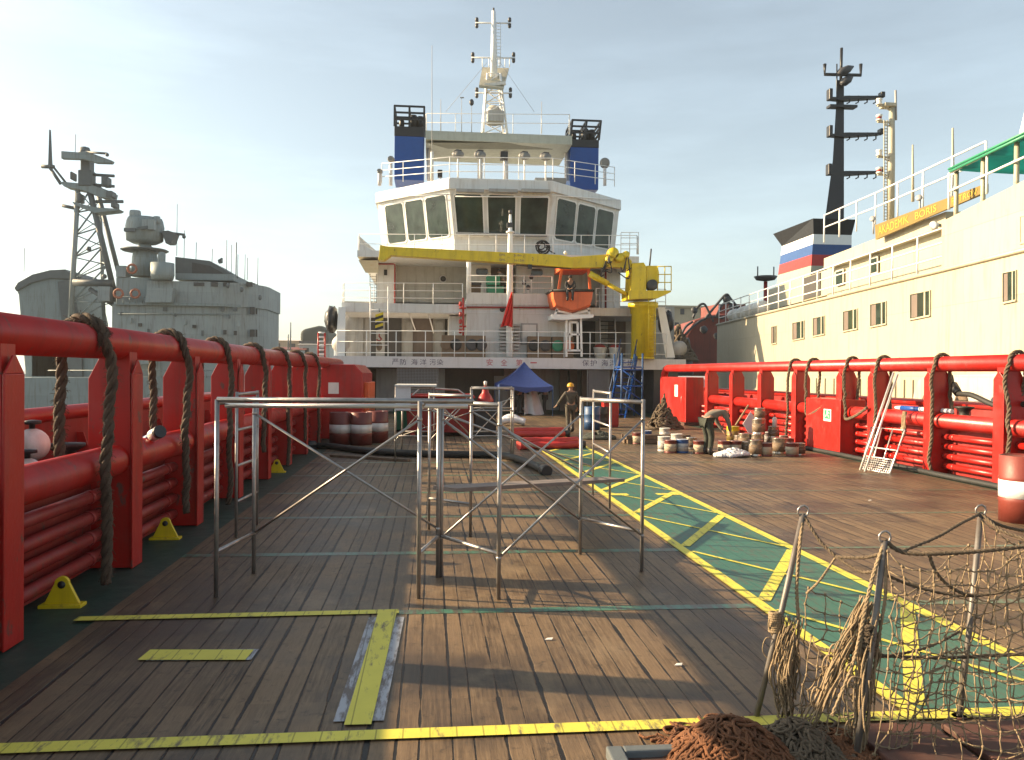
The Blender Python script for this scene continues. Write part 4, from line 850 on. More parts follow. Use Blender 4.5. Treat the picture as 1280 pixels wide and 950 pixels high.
m = MB(); m2 = MB()
for i in range(6):
    (m if i % 2 else m2).prism([c_+V((-.2, 0, .36-.14*i)), c_+V((.2, 0, .50-.14*i)), c_+V((.2, 0, .36-.14*i)), c_+V((-.2, 0, .22-.14*i))], (0, .16, 0))
m.build('stripe', 'black', t); m2.build('stripe', 'yellow', t); MB().tube([c_+V((0, .08, .5)), W(474, 386, 42.98)], .02, 6).build('wire', 'black', t); MB().tube([c_+V((0, .08, -.6+.0)), c_+V((.0, .08, -.75)), c_+V((.12, .08, -.9)), c_+V((0, .08, -1.0)), c_+V((-.14, .08, -.92))], .045, 8).build('hook', 'dred', t); MB().ball(c_+V((0, .08, -1.25)), .16, .12, .25).build('tag', 'timber', t)
# gear on the casing top
t = thing('green_container', 'green two part container behind railing left of flagpole', 'container', W(620, 372, 43.9)); zc2 = z_(373, Yc)
a, b = x_(609, 43.9, 360), x_(630, 43.9, 360); MB().box(a, b, 43.9, 44.8, zc2, z_(358, 43.9)).build('lower_case', 'green', t, .04); MB().box(a-.02, b-.2, 43.88, 44.78, z_(357, 43.9), z_(345, 43.9)).build('upper_case', 'green', t, .04); MB().box(a+.05, b-.25, 43.95, 44.7, z_(358, 43.9), z_(357, 43.9)).build('seam', 'black', t)
t = thing('winch_drum', 'small brown winch with dark lid beside white vent pipe', 'winch', W(595, 372, 43.8)); a, b = x_(589, 43.8, 360), x_(601, 43.8, 360)
MB().box(a, b, 43.8, 44.3, zc2+.12, z_(357, 43.8)).build('body', 'timber', t, .03); MB().box(a-.03, b+.03, 43.77, 44.33, z_(357, 43.8), z_(354, 43.8)).build('lid', 'hull', t); 
for x in (a+.08, b-.08): MB().tube([(x, 43.85, zc2+.06), (x, 44.25, zc2+.06)], .06, 8).build('roller', 'black', t)
t = thing('vent_pipe', 'white vent pipe with flared head behind the crane boom', 'vent', W(586, 375, 43.6)); p = W(586, 375, 43.6); q = W(586, 322, 43.6); MB().tube([p, q], .13, 14).build('pipe', 'whitep', t); MB().lathe([(.13, 0), (.24, .2), (.27, .25), (.27, .42), (0, .45)], q-V((0, 0, .1)), 16).build('head', 'whitep', t)
t = thing('instrument_post', 'small dark instrument on white post right of flagpole', 'instrument', W(664, 371, 43.8)); p = W(655, 372, 43.8)
for i, (px, hh) in enumerate(((655, .75), (664, 1.05), (660, .5))): q = W(px, 372, 43.8); MB().tube([q, q+V((0, 0, hh))], .03, 6).build('post', 'whitep', t); MB().lathe([(.0, 0), (.1, .05), (.12, .2), (.06, .28), (0, .3)], q+V((0, 0, hh-.1)), 12).build('head', 'hull', t)
# red fire pipes
def pipe(label, pts, r=.05): return tag(MB().tube(pts, r, 8).build('fire_main', 'dred'), label, 'pipe', 'red fire pipes on the house')
pipe('red pipe running along top edge of white casing', [W(578, 384, 43.05), W(700, 384.5, 43.05), W(703, 384.5, 43.1)])
pipe('red pipe bent round white stair tower top at left', [W(470, 330, 45.9), W(492.5, 330, 45.9), W(493.5, 331, 45.9), W(493.5, 384, 45.9)], .045)
pipe('red pipe down wall left of yellow crane', [W(757, 322, 46.5), W(757, 386, 46.5)], .06)
t = thing('hydrant', 'red valve cluster on left corner of the white casing', 'valves', W(578, 440, 42.9)); MB().tube([W(579, 441, 42.95), W(579, 372, 42.95)], .055, 8).build('pipe', 'red', t)
for py in (380, 393, 402, 414, 428): MB().lathe([(.05, 0), (.13, .02), (.13, .12), (.05, .15)], W(577, py, 42.8), 10, (-1, -.3, 0)).build('valve', 'red', t); 
for py in (385, 408): MB().tube([W(579, py, 42.9)-V((.2, 0, 0)), W(579, py, 42.9)+V((.15, 0, 0))], .05, 8).build('branch', 'red', t)
# ------------------------------------------------------------------ crane
Yk = 41.2
t = thing('deck_crane', 'yellow deck crane with long boom laid across the house front', 'crane', W(805, 446, Yk))
pc = W(806, 447, Yk+.8); pz1 = z_(374, Yk)
MB().lathe([(.60, zA), (.60, pz1-.6), (.66, pz1-.55), (.66, pz1-.3), (.78, pz1-.25), (.78, pz1)], (pc.x-.12, pc.y, 0), 24).build('post', 'yellow', t)
MB().lathe([(.62, 0), (.62, .08), (.62, .08)], (pc.x-.12, pc.y, zA), 24).build('flange', 'yellow', t)
bm = MB()
a0 = [W(473, 325, Yk-.3), W(475, 306, Yk-.3), W(484, 308, Yk-.3), W(700, 318.5, Yk-.3), W(718, 322, Yk-.3), W(716, 335, Yk-.3), W(640, 329, Yk-.3), W(489, 319, Yk-.3), W(480, 325.5, Yk-.3)]
bm.prism(a0, (0, .6, 0)).build('boom', 'yellow', t, .02)
for body, x0, y0, x1, y1 in (('SWL', 624, 317, 632, 320), ('3t-8m', 642, 317.6, 652, 320.6), ('SWL', 624, 323.2, 632, 326.2), ('1t-12m', 643, 323.8, 655, 326.8), ('2', 665, 321.5, 667, 325.5)): flet(MB(), body, x0, y0, x1, y1, Yk-.3).build('lettering', 'ink', t)
MB().tube([W(645, 331.5, Yk-.1), W(714, 336, Yk-.1)], .03, 6).build('hose_line', 'hull', t); MB().fbox(660, 330.5, 665, 335.5, Yk-.35, .2).build('bracket', 'black', t)
MB().ball(W(707, 316, Yk), .1).build('lamp', 'plast', t)
MB().fprism([(715, 321), (756, 318), (778, 316), (790, 326), (790, 337), (770, 334), (716, 335)], Yk-.1, .5).build('jib_heel', 'yellow', t, .02)
MB().tube([W(737, 342, Yk), W(760, 355, Yk)], .16, 12).build('ram', 'yellow', t); MB().tube([W(758, 354, Yk), W(783, 368, Yk)], .11, 12).build('ram_rod', 'yellow', t)
MB().fprism([(790, 329), (805, 328), (808, 333), (808, 372), (788, 372)], Yk-.25, 1.3).build('slew_column', 'yellow', t, .03)
MB().fprism([(808, 332), (822, 332), (824, 340), (824, 354), (818, 360), (808, 358)], Yk-.1, 1).build('winch_housing', 'yellow', t, .03)
MB().lathe([(.0, 0), (.28, 0), (.28, .5), (0, .5)], W(816, 356, Yk-.3), 16, (0, 1, 0)).build('winch', 'dark', t)
MB().fprism([(786, 363), (839, 363), (839, 365), (822, 373), (786, 374)], Yk-.3, 1.6).build('platform', 'yellow', t, .01)
m = MB()
for (a, b) in (((822, 363), (822, 333)), ((831, 363), (831, 333)), ((839, 363), (839, 333)), ((822, 333), (839, 333)), ((822, 343), (839, 343)), ((822, 353), (839, 353))):
    for y in (Yk-.28, Yk+1.2): m.tube([W(*a, y), W(*b, y)], .025, 6)
for py in (333, 343, 353): m.tube([W(839, py, Yk-.28), W(839, py, Yk+1.2)], .025, 6)
m.build('guard_rail', 'yellow', t)
m = MB()
for i in range(9):
    a = (760+RND.uniform(-4, 26), 322+RND.uniform(-6, 8)); b = (a[0]+RND.uniform(-14, 16), a[1]+RND.uniform(4, 26)); c_ = ((a[0]+b[0])/2+RND.uniform(-10, 10), max(a[1], b[1])+RND.uniform(0, 8))
    m.tube(cat([W(*a, Yk-.3), W(*c_, Yk-.45), W(*b, Yk-.3)], 6), .028, 6)
m.build('hydraulic_hose', 'black', t)
m = MB()
for cx, cy, r in ((767, 316, .28), (775, 322, .22), (762, 324, .2), (783, 318, .18)): m.lathe([(0, 0), (r, 0), (r, .4), (0, .4)], W(cx, cy, Yk-.35), 14, (0, 1, 0))
m.build('knuckle_drum', 'yellow', t); MB().tube([W(812, 332, Yk), W(814, 311, Yk)], .04, 6).build('aerial', 'hull', t)
ladder('thin yellow ladder down the right side of crane post', W(815, 444, Yk-.2), W(815, 374, Yk-.2), .35, 16, 'yellow', .02)
# ------------------------------------------------------------------ rescue boat, its cradle and the man in it
Yo = 41.4
t = thing('rescue_boat', 'open orange rescue boat on a cradle under the crane jib', 'boat', W(715, 391, Yo))
def at_(px, py, dy): return W(px, py, Yo+dy)
sec = []
for u, k in ((0, .05), (.12, .62), (.3, .92), (.6, 1), (1, .95)):
    pass
cxl = 715.5; m = MB(); rows = []
for dy, wd, keel in ((-.15, .93, 388), (0, .97, 390), (.8, 1.0, 391), (2.4, 1.0, 390), (3.4, .9, 388)):
    rows.append([W(cxl+26.5*wd*q, y, Yo+.2+0*dy)+V((0, dy, 0)) for q, y in ((-1, 363.5), (-.96, 374), (-.86, keel-7), (0, keel), (.86, keel-7), (.96, 374), (1, 363.5))])
for a, b in zip(rows, rows[1:]):
    for i in range(6): m.quad(a[i], b[i], b[i+1], a[i+1])
m.add(rows[0], [list(range(7))]); m.add(rows[-1], [list(range(7))[::-1]])
o = m.build('hull', 'orange', t); sm = o.modifiers.new('thick', 'SOLIDIFY'); sm.thickness = .04
MB().tube([r[0] for r in rows], .07, 8).build('fender', 'rubber', t); MB().tube([r[-1] for r in rows], .07, 8).build('fender', 'rubber', t)
MB().fbox(692, 364.6, 740, 366.5, Yo+.4, 3).build('deck', 'orange', t); MB().tube([rows[0][0]+V((0, -.03, 0)), rows[0][-1]+V((0, -.03, 0))], .07, 8).build('fender', 'rubber', t)
MB().fprism([(701, 324), (737, 324), (738.5, 337.5), (700.5, 337.5)], Yo+.5, 2.2).build('canopy', 'orange', t, .04)
for px0, px1 in ((702, 698), (735.5, 738)):
    for dy in (.55, 2.5): MB().bar(at_(px0, 337, dy), at_(px1, 364, dy), .13, .13).build('post', 'orange', t)
for px in (705, 720, 733): MB().ball(at_(px, 322.6, .7), .08, n=8, m=6).build('lamp', 'plast', t)
t = thing('boat_cradle', 'white steel cradle frame standing under orange boat', 'cradle', W(718, 446, Yo+.6))
MB().fprism([(690, 393), (742, 393), (742, 397), (704, 400), (690, 399)], Yo+.3, 2.6).build('bed', 'whitep', t, .01)
for a, b in (((697, 385), (694, 393)), ((735, 385), (737, 393)), ((694, 388), (716, 393)), ((737, 388), (716, 393)), ((708, 398), (708, 446)), ((726, 398), (727, 446)), ((708, 418), (726, 418)), ((712, 403), (722, 403)), ((708, 438), (727, 438)), ((712, 403), (712, 438)), ((722, 403), (722, 438))): MB().bar(W(*a, Yo+.6), W(*b, Yo+.6), .10, .10).build('bar', 'whitep', t)
# ------------------------------------------------------------------ flagpole and flag
t = thing('flagpole', 'tall white pole in front of the bridge windows', 'flagpole', W(637, 446, 42.7)); MB().tube([W(637, 446, 42.7), W(637.3, 380, 42.7), W(637.8, 300, 42.7), W(638, 264, 42.7)], [.19, .18, .13, .06], 14).build('pole', 'whitep', t)
MB().lathe([(.0, -.05), (.22, -.05), (.22, .03), (0, .03)], W(637.8, 290, 42.7), 14).build('collar', 'whitep', t); MB().fbox(634, 278, 641, 284, 42.6, .3).build('lamp_bracket', 'hull', t); MB().lathe([(0, 0), (.1, 0), (.1, .2), (0, .25)], W(637.9, 268, 42.7), 10).build('lamp', 'hull', t)
m = MB(); a, b = W(640.5, 365, 42.35), W(633, 407, 42.35); n_, k_ = 8, 16
def fl(i, j): 
    v = j/k_; u = i/n_-.5; wd = .12+.50*v; p = a.lerp(b, v); return p+V((u*wd, .09*math.sin(i*1.9+v*5)*(.3+v), -.18*abs(u)*v))
for i in range(n_):
    for j in range(k_): m.quad(fl(i, j), fl(i+1, j), fl(i+1, j+1), fl(i, j+1))
o = m.build('flag', 'flag'); sm = o.modifiers.new('thick', 'SOLIDIFY'); sm.thickness = .012; tag(o, 'limp red flag hanging folded against the white flagpole', 'flag')
tag(MB().tube([W(641, 447, 42.3), W(641, 352, 42.3)], .015, 5).build('flag_line', 'ropel'), 'thin line the red flag hangs from', 'line')
# ------------------------------------------------------------------ mast, floodlights, aerials
Ym = 51.0
t = thing('radar_mast', 'white lattice mast with radar platform above the bridge', 'mast', W(619, 167, Ym))
ft = [(604, 0), (634, 0), (634, 2.2), (604, 2.2)]; tp = [(610, .5), (626, .5), (626, 1.7), (610, 1.7)]
fb = [W(px, 167, Ym)+V((0, d, 0)) for px, d in ft]; ftp = [W(px, 88, Ym)+V((0, d, 0)) for px, d in tp]
for a, b in zip(fb, ftp): MB().tube([a, b], .07, 8).build('leg', 'whitep', t)
m = MB()
for k in range(6):
    u, v = k/6, (k+1)/6
    for i in range(4):
        j = (i+1) % 4; A, B = fb[i].lerp(ftp[i], u), fb[j].lerp(ftp[j], v); m.tube([A, B], .035, 6); m.tube([fb[i].lerp(ftp[i], v), fb[j].lerp(ftp[j], v)], .03, 6)
m.build('lattice', 'whitep', t)
MB().hexa([W(598, 114, Ym)+V((0, -.6, 0)), W(628, 117, Ym)+V((0, -.6, 0)), W(636, 88, Ym+2.6), W(603, 87, Ym+2.6)], [p+V((0, 0, .16)) for p in (W(598, 114, Ym)+V((0, -.6, 0)), W(628, 117, Ym)+V((0, -.6, 0)), W(636, 88, Ym+2.6), W(603, 87, Ym+2.6))]).build('radar_platform', 'cream', t)
MB().tube([W(617, 110, Ym+1), W(617.5, 60, Ym+1), W(617, 14, Ym+1)], [.26, .2, .13], 12).build('topmast', 'whitep', t); MB().tube([W(617, 14, Ym+1), W(617, 10, Ym+1)], .06, 8).build('finial', 'hull', t)
ld = MB()
for i in range(14): p = W(623, 83-i*4.2, Ym+.9); ld.tube([p-V((.12, 0, 0)), p+V((.12, 0, 0))], .02, 5)
for s in (-.14, .14): ld.tube([W(623, 83, Ym+.9)+V((s, 0, 0)), W(623, 28, Ym+.9)+V((s, 0, 0))], .02, 5)
ld.build('mast_ladder', 'whitep', t)
for py, pa, pb_ in ((28.5, 594, 639), (72, 589, 644), (116, 594, 640)):
    MB().tube([W(pa, py, Ym+1), W(pb_, py+.5, Ym+1)], .05, 8).build('yard', 'whitep', t)
    for px in (pa+2, pb_-2):
        for s in (1, -1): MB().lathe([(.05, 0), (.11, .02), (.11, .2), (.06, .27), (0, .27)], W(px, py, Ym+1)+V((0, 0, .06*s)), 10, (0, 0, s)).build('signal_lamp', 'hull', t)
m = MB()
for px in (603, 611, 624, 631, 637): m.tube([W(px, 84, Ym+1.6), W(px, 73, Ym+1.6)], .025, 5)
m.build('platform_rail', 'whitep', t)
MB().lathe([(0, 0), (.45, .0), (.45, .9), (.3, 1.1), (0, 1.15)], W(617, 155, Ym+1), 16).build('equipment_dome', 'shadew', t)
MB().fbox(610, 138, 630, 151, Ym-.15, .9).build('equipment_box', 'shadew', t)
MB().bar(W(605, 107, Ym-.3), W(632, 104, Ym-.3), .18, .18).build('radar_scanner', 'plast', t)
for px, lab in ((557, 'thin left wire stay of the white mast'), (668, 'thin right wire stay of the white mast')): tag(MB().tube([W(px, 140, Ym+1), W(617+(8 if px > 617 else -8), 78, Ym+1)], .012, 4).build('wire_stay', 'grey'), lab, 'wire', 'mast stays')
for px, py, y0, Y, r, head, lab in ((540, 57, 228, 46.5, .03, 0, 'tallest thin whip aerial beside left blue funnel'), (551, 124, 166, 48.9, .03, 0, 'short whip aerial at left end of the upper platform'), (577, 122, 166, 49, .025, 1, 'slim post with small vane left of the mast'), (589.5, 128, 166, 49, .025, 2, 'slim post topped by a dark ball left of the mast'), (677, 127, 166, 49, .03, 0, 'whip aerial right of the white mast')):
    t = thing('aerial', lab, 'aerial', W(px, y0, Y), 'aerials on the house'); MB().tube([W(px, y0, Y), W(px, py, Y)], [r, r*.5], 6).build('rod', 'grey', t)
    if py == 57: MB().tube([W(px, y0, Y), W(px, 190, Y)], .09, 8).build('mount', 'plast', t)
    if head == 1: MB().bar(W(px-2, py, Y), W(px+3, py, Y), .06, .06).build('vane', 'grey', t)
    if head == 2: MB().ball(W(px, py, Y), .14, .14, .2, 10, 8).build('ball', 'hull', t)
for i, (px, py, Y) in enumerate(((572.5, 193, 46), (600, 193.5, 46), (655.5, 195, 46), (682, 196, 46))):
    t = thing('floodlight', 'oval grey floodlight on bridge roof pole, %s from the left' % ordn[i].replace('nearest', 'first'), 'floodlight', W(px, 226, Y), 'floodlights on the bridge roof')
    p = W(px, py, Y); MB().tube([W(px, 226, Y), p-V((0, 0, .2))], .05, 8).build('pole', 'whitep', t); MB().ball(p, .34, .16, .23, 14, 8).build('housing', 'lampg', t); MB().lathe([(0, 0), (.15, .0), (.15, .03), (0, .03)], p-V((.03, .165, .02)), 14, (0, 1, 0)).build('lens', 'lampg', t); MB().tube([p+V((-.26, -.05, .14)), p+V((-.08, -.05, .24)), p+V((.2, -.05, .21))], .03, 6).build('visor', 'hull', t)
for px, py, Y, r, lab in ((488.5, 199, 48.6, .19, 'round dark searchlight at left edge of bridge roof'), (756, 203.5, 48.6, .30, 'big round searchlight at right edge of bridge roof'), (474.5, 214, 48.8, .14, 'small searchlight at far left roof corner')):
    t = thing('searchlight', lab, 'searchlight', W(px, 231, Y), 'searchlights on the bridge roof'); p = W(px, py, Y); MB().tube([W(px, 232, Y), p-V((0, 0, r))], .1, 10).build('pedestal', 'band', t); MB().lathe([(r*.7, -.2), (r, -.05), (r, .2), (r*.6, .3), (0, .32)], p, 18, (.2, 1, 0)).build('housing', 'lampg', t)
t = thing('loudspeaker', 'square black box on pillar under the upper platform', 'loudspeaker', W(630, 198, 47)); MB().fbox(625.5, 189, 635, 199, 47, .4).build('case', 'black', t, .02); MB().tube([W(631, 199, 47.2), W(631, 226, 47.2)], .09, 8).build('post', 'band', t)
t = thing('roof_locker', 'low dark grey lockers on bridge roof by right funnel', 'locker', W(690, 226, 47)); MB().fbox(669, 222, 681, 228, 47, .6).build('body', 'grey', t, .02); MB().fbox(683, 222, 708, 228.5, 47.1, .8).build('body', 'lampg', t, .02)
t = thing('roof_box', 'small black box behind the left end of roof railing', 'box', W(550, 221, 46.2)); MB().fbox(547, 212, 553, 221, 46.2, .3).build('case', 'black', t, .02); MB().tube([W(550, 221, 46.35), W(550, 226, 46.35)], .04, 6).build('post', 'band', t)
t = thing('cable_coil', 'coil of black cable on third deck above the crane boom', 'coil', W(678, 317, 44.3)); m = MB()
for i in range(7): c_ = W(678+RND.uniform(-2, 2), 309+RND.uniform(-1.5, 1.5), 44.2); r = .2+.03*i; m.tube([c_+V((r*math.cos(a_*.6), .03*i-.1, r*math.sin(a_*.6))) for a_ in range(11)], .03, 6, True)
m.build('loops', 'rubber', t); MB().tube(hang(W(681, 308, 44.2), W(694, 317, 44.1), .05, 6), .03, 6).build('tail', 'rubber', t)
# ------------------------------------------------------------------ people
def skin(name, J, E, mat, parent, grow=0.0, rmul=1.0):
    keys = sorted({k for e in E for k in e}); ix = {k: i for i, k in enumerate(keys)}; og = ORG[parent.name]
    me = bpy.data.meshes.new(name); me.from_pydata([J[k][0]-og for k in keys], [(ix[a], ix[b]) for a, b in E], [])
    o = bpy.data.objects.new(name, me); C.objects.link(o); md = o.modifiers.new('skin', 'SKIN'); md.use_smooth_shade = True
    root = 'pelvis' if 'pelvis' in ix else keys[0]
    for k in keys:
        sv_ = me.skin_vertices[0].data[ix[k]]; r = J[k][1]*rmul+grow; sv_.radius = (r, r); sv_.use_root = (k == root)
    sb_ = o.modifiers.new('sub', 'SUBSURF'); sb_.levels = 2; sb_.render_levels = 2
    dg = bpy.context.evaluated_depsgraph_get(); dg.update(); nm = bpy.data.meshes.new_from_object(o.evaluated_get(dg))
    o.modifiers.clear(); o.data = nm; bpy.data.meshes.remove(me); nm.materials.clear(); nm.materials.append(M[mat]); o.parent = parent; ORG[o.name] = og
    nm.polygons.foreach_set('use_smooth', [True]*len(nm.polygons)); return o
def person(label, base, rz, J, mats, hat=None):
    """J: joints in metres, facing +y, feet on z=0"""
    t = thing('person', label, 'person', base); rot = Matrix.Rotation(rz, 3, 'Z'); P = {k: V(v) for k, v in J.items()}
    R0 = {'pelvis': .125, 'belly': .125, 'chest': .14, 'neck': .055, 'head': .075, 'top': .085, 'shL': .065, 'shR': .065, 'elL': .045, 'elR': .045, 'wrL': .03, 'wrR': .03, 'haL': .036, 'haR': .036, 'hipL': .095, 'hipR': .095, 'knL': .062, 'knR': .062, 'anL': .042, 'anR': .042, 'toL': .035, 'toR': .035}
    hd = (P['top']-P['head']).normalized()
    for s in 'LR':
        d = (P['ha'+s]-P['wr'+s]).normalized(); sd = d.cross(V((0, 0, 1))); sd = sd.normalized() if sd.length > .1 else V((0, 1, 0)); nr = sd.cross(d)
        for f in range(4):
            q = sd*(.024-.016*f); l = (.075, .085, .08, .062)[f]; P['f%s%d' % (s, f)] = P['ha'+s]+d*.045+q; P['g%s%d' % (s, f)] = P['ha'+s]+d*(.045+l*.55)+q+nr*.012; P['h%s%d' % (s, f)] = P['ha'+s]+d*(.03+l*.95)+q+nr*.04
            R0['f%s%d' % (s, f)] = .0095; R0['g%s%d' % (s, f)] = .0085; R0['h%s%d' % (s, f)] = .0075
        P['t'+s] = P['ha'+s]+sd*.045; P['u'+s] = P['ha'+s]+sd*.055+d*.045; R0['t'+s] = .011; R0['u'+s] = .009
    W_ = {k: (V(base)+rot @ v, R0[k]) for k, v in P.items()}
    E = [('pelvis', 'belly'), ('belly', 'chest'), ('chest', 'neck'), ('neck', 'head'), ('head', 'top')]
    for s in 'LR':
        E += [('chest', 'sh'+s), ('sh'+s, 'el'+s), ('el'+s, 'wr'+s), ('wr'+s, 'ha'+s), ('ha'+s, 't'+s), ('t'+s, 'u'+s), ('pelvis', 'hip'+s), ('hip'+s, 'kn'+s), ('kn'+s, 'an'+s), ('an'+s, 'to'+s)]
        for f in range(4): E += [('ha'+s, 'f%s%d' % (s, f)), ('f%s%d' % (s, f), 'g%s%d' % (s, f)), ('g%s%d' % (s, f), 'h%s%d' % (s, f))]
    skin('body', W_, E, 'skin', t)
    tE = [e for e in E if set(e) <= {'pelvis', 'belly', 'chest', 'shL', 'shR', 'elL', 'elR', 'wrL', 'wrR'}]
    skin('jacket', W_, tE, mats[0], t, .018)
    skin('trousers', W_, [e for e in E if set(e) <= {'pelvis', 'hipL', 'hipR', 'knL', 'knR', 'anL', 'anR'}], mats[1], t, .02)
    hc = (W_['head'][0]+W_['top'][0])/2; fwd = rot @ V((0, 1, 0)); hdw = rot @ hd; fwd = (fwd-hdw*fwd.dot(hdw)).normalized(); sdw = hdw.cross(fwd)
    m = MB(); m.ball(hc+fwd*.105-hdw*.005, .014, .02, .024, 8, 6); m.ball(hc+sdw*.088, .012, .02, .03, 8, 6); m.ball(hc-sdw*.088, .012, .02, .03, 8, 6); m.tube([hc+fwd*.088-hdw*.055+sdw*.022, hc+fwd*.094-hdw*.055, hc+fwd*.088-hdw*.055-sdw*.022], .006, 5); m.build('facial_feature', 'skin', t)
    m = MB(); 
    for s in (1, -1): m.ball(hc+fwd*.092+hdw*.02+sdw*.032*s, .011, .011, .009, 8, 6)
    m.build('eye', 'black', t)
    if hat:
        m = MB().lathe([(.145, -.005), (.125, .0), (.118, .05), (.09, .10), (.04, .125), (0, .13)], hc+hdw*.03, 20, hdw); m.tube([hc+hdw*.03+fwd*.11+sdw*.06, hc+hdw*.02+fwd*.175, hc+hdw*.03+fwd*.11-sdw*.06], .012, 6); m.build('helmet', hat, t)
    else: MB().ball(hc+hdw*.03-fwd*.018, .098, .098, .098, 14, 10, .04).build('hair', 'hair', t)
    for s in 'LR':
        a, b = W_['an'+s][0], W_['to'+s][0]; d = b-a; MB().tube([a+V((0, 0, .10)), a+V((0, 0, .0)), a-V((0, 0, .035))+d*.1, b-V((0, 0, .0)), b+d.normalized()*.05], [.066, .068, .062, .05, .034], 10).build('boot', 'black', t)
    return t
ST = dict(pelvis=(0, 0, .95), belly=(0, 0, 1.12), chest=(0, .01, 1.33), neck=(0, .01, 1.49), head=(0, .03, 1.56), top=(0, .03, 1.66), shL=(-.19, 0, 1.40), shR=(.19, 0, 1.40), elL=(-.26, -.02, 1.12), elR=(.26, -.02, 1.12), wrL=(-.27, .08, .90), wrR=(.27, .08, .90), haL=(-.27, .10, .83), haR=(.27, .10, .83), hipL=(-.1, 0, .9), hipR=(.1, 0, .9), knL=(-.11, .03, .49), knR=(.11, .03, .49), anL=(-.12, 0, .09), anR=(.12, 0, .09), toL=(-.14, .16, .045), toR=(.14, .16, .045))
p = G(713, 541); w1 = dict(ST); w1.update(elL=(-.34, .06, 1.16), wrL=(-.44, .20, .97), haL=(-.47, .26, .92), knR=(.1, .14, .5), anR=(.08, .02, .13), toR=(.08, .17, .06), knL=(-.1, -.02, .49), anL=(-.11, -.1, .09))
person('worker in yellow helmet and dark camouflage clothes walking on deck', p, R_(8), w1, ('camo', 'camo'), 'hat')
p = G(888, 568)
bt = dict(pelvis=(0, -.14, .90), belly=(0, -.02, 1.03), chest=(0, .24, 1.13), neck=(0, .40, 1.10), head=(0, .47, 1.07), top=(0, .55, 1.01), shL=(-.18, .28, 1.12), shR=(.18, .28, 1.12), elL=(-.22, .38, .84), elR=(.22, .42, .84), wrL=(-.12, .50, .62), wrR=(.16, .52, .60), haL=(-.10, .53, .55), haR=(.14, .55, .53), hipL=(-.1, -.14, .86), hipR=(.1, -.14, .86), knL=(-.12, -.02, .47), knR=(.12, -.06, .47), anL=(-.13, -.08, .09), anR=(.13, -.12, .09), toL=(-.14, .08, .045), toR=(.14, .04, .045))
person('worker in grey shirt bending over the paint cans', p, R_(-70), bt, ('shirt', 'trous'))
p = W(713, 366, Yo+.35)
si = dict(pelvis=(0, .0, .12), belly=(0, .04, .28), chest=(0, .12, .48), neck=(0, .18, .63), head=(0, .21, .70), top=(0, .24, .79), shL=(-.19, .12, .54), shR=(.19, .12, .54), elL=(-.26, .2, .28), elR=(.24, .24, .28), wrL=(-.1, .36, .2), wrR=(.1, .38, .18), haL=(-.06, .41, .17), haR=(.06, .43, .15), hipL=(-.1, .04, .1), hipR=(.1, .04, .1), knL=(-.14, .44, .08), knR=(.14, .46, .05), anL=(-.13, .48, -.34), anR=(.12, .5, -.36), toL=(-.13, .62, -.4), toR=(.13, .64, -.42))
person('worker in dark clothes sitting on the edge of the orange boat', p, R_(168), si, ('darkcl', 'darkcl'))
p = W(649, 519, 41.2); p.z = 0; w2 = dict(ST); w2.update(chest=(0, .12, 1.3), neck=(0, .2, 1.44), head=(0, .24, 1.5), top=(0, .29, 1.59), shL=(-.18, .12, 1.36), shR=(.18, .12, 1.36), elR=(.28, .22, 1.12), wrR=(.3, .42, 1.05), haR=(.3, .49, 1.05), elL=(-.26, .2, 1.12), wrL=(-.2, .42, 1.0), haL=(-.18, .48, 1.0))
person('worker in dark clothes standing at left under the blue canopy', p, R_(-60), w2, ('darkcl', 'darkcl'))
p = W(681, 519, 41.4); p.z = 0; w3 = dict(w2); person('worker in dark clothes standing at right under the blue canopy', p, R_(75), w3, ('camo', 'darkcl'))
p = W(629, 371, 44.2); p.z = zc2; w4 = dict(w2); person('worker in grey shirt behind the green container on casing top', p, R_(60), w4, ('shirt', 'trous'))
# ------------------------------------------------------------------ foreground net on poles
npole = [(G(945, 897), W(1004, 643, 4.95)), (G(1070, 946), W(1106, 676, 4.45)), (G(1199, 897), W(1226, 642, 4.95)), (V((4.05, 4.35, 0)), V((4.0, 4.3, 1.26)))]
plab = ['leaning pole at left end of the net, wrapped with rope', 'middle leaning net pole with bundled strands', 'thin upright net pole behind the middle pole', 'net pole just outside the right picture edge']
for (a, b), lab in zip(npole, plab):
    t = thing('net_pole', lab, 'pole', a, 'poles holding the net'); MB().tube([a, a.lerp(b, .5)+V((.006, 0, 0)), b], .018, 10).build('pole', 'oldsteel', t)
    MB().tube([b+V((.035*math.cos(k*.7), .0, .02+.035*math.sin(k*.7))) for k in range(9)], .007, 6, True).build('eyelet', 'steel', t); MB().lathe([(.045, 0), (.045, .012), (0, .012)], a, 12).build('foot', 'rust', t)
T = [b for a, b in npole]; F_ = [a for a, b in npole]
def nrope(label, pts, r=.011, mat='rope'):
    return tag(twist(pts, r).build('net_rope', mat), label, 'rope', 'ropes strung between the net poles')
mid = W(1045, 696, 4.75)
nrope('head rope drooping from left pole to the low knot', [T[0], T[0].lerp(mid, .5)-V((0, 0, .03)), mid])
nrope('head rope running from the low knot to the middle pole', [mid, W(1080, 697, 4.6), W(1108, 690, 4.5)])
nrope('head rope from middle pole to the right edge', [T[1], W(1128, 690, 4.42), W(1170, 692, 4.35), W(1225, 689, 4.3), W(1290, 682, 4.25)], .013)
nrope('rope rising from the middle pole to the thin upright pole', [W(1128, 689, 4.6), W(1170, 672, 4.75), W(1200, 655, 4.85), T[2]])
nrope('rope from thin upright pole down to the right edge', [T[2], W(1240, 652, 4.9), W(1262, 660, 4.9), W(1295, 666, 4.9)])
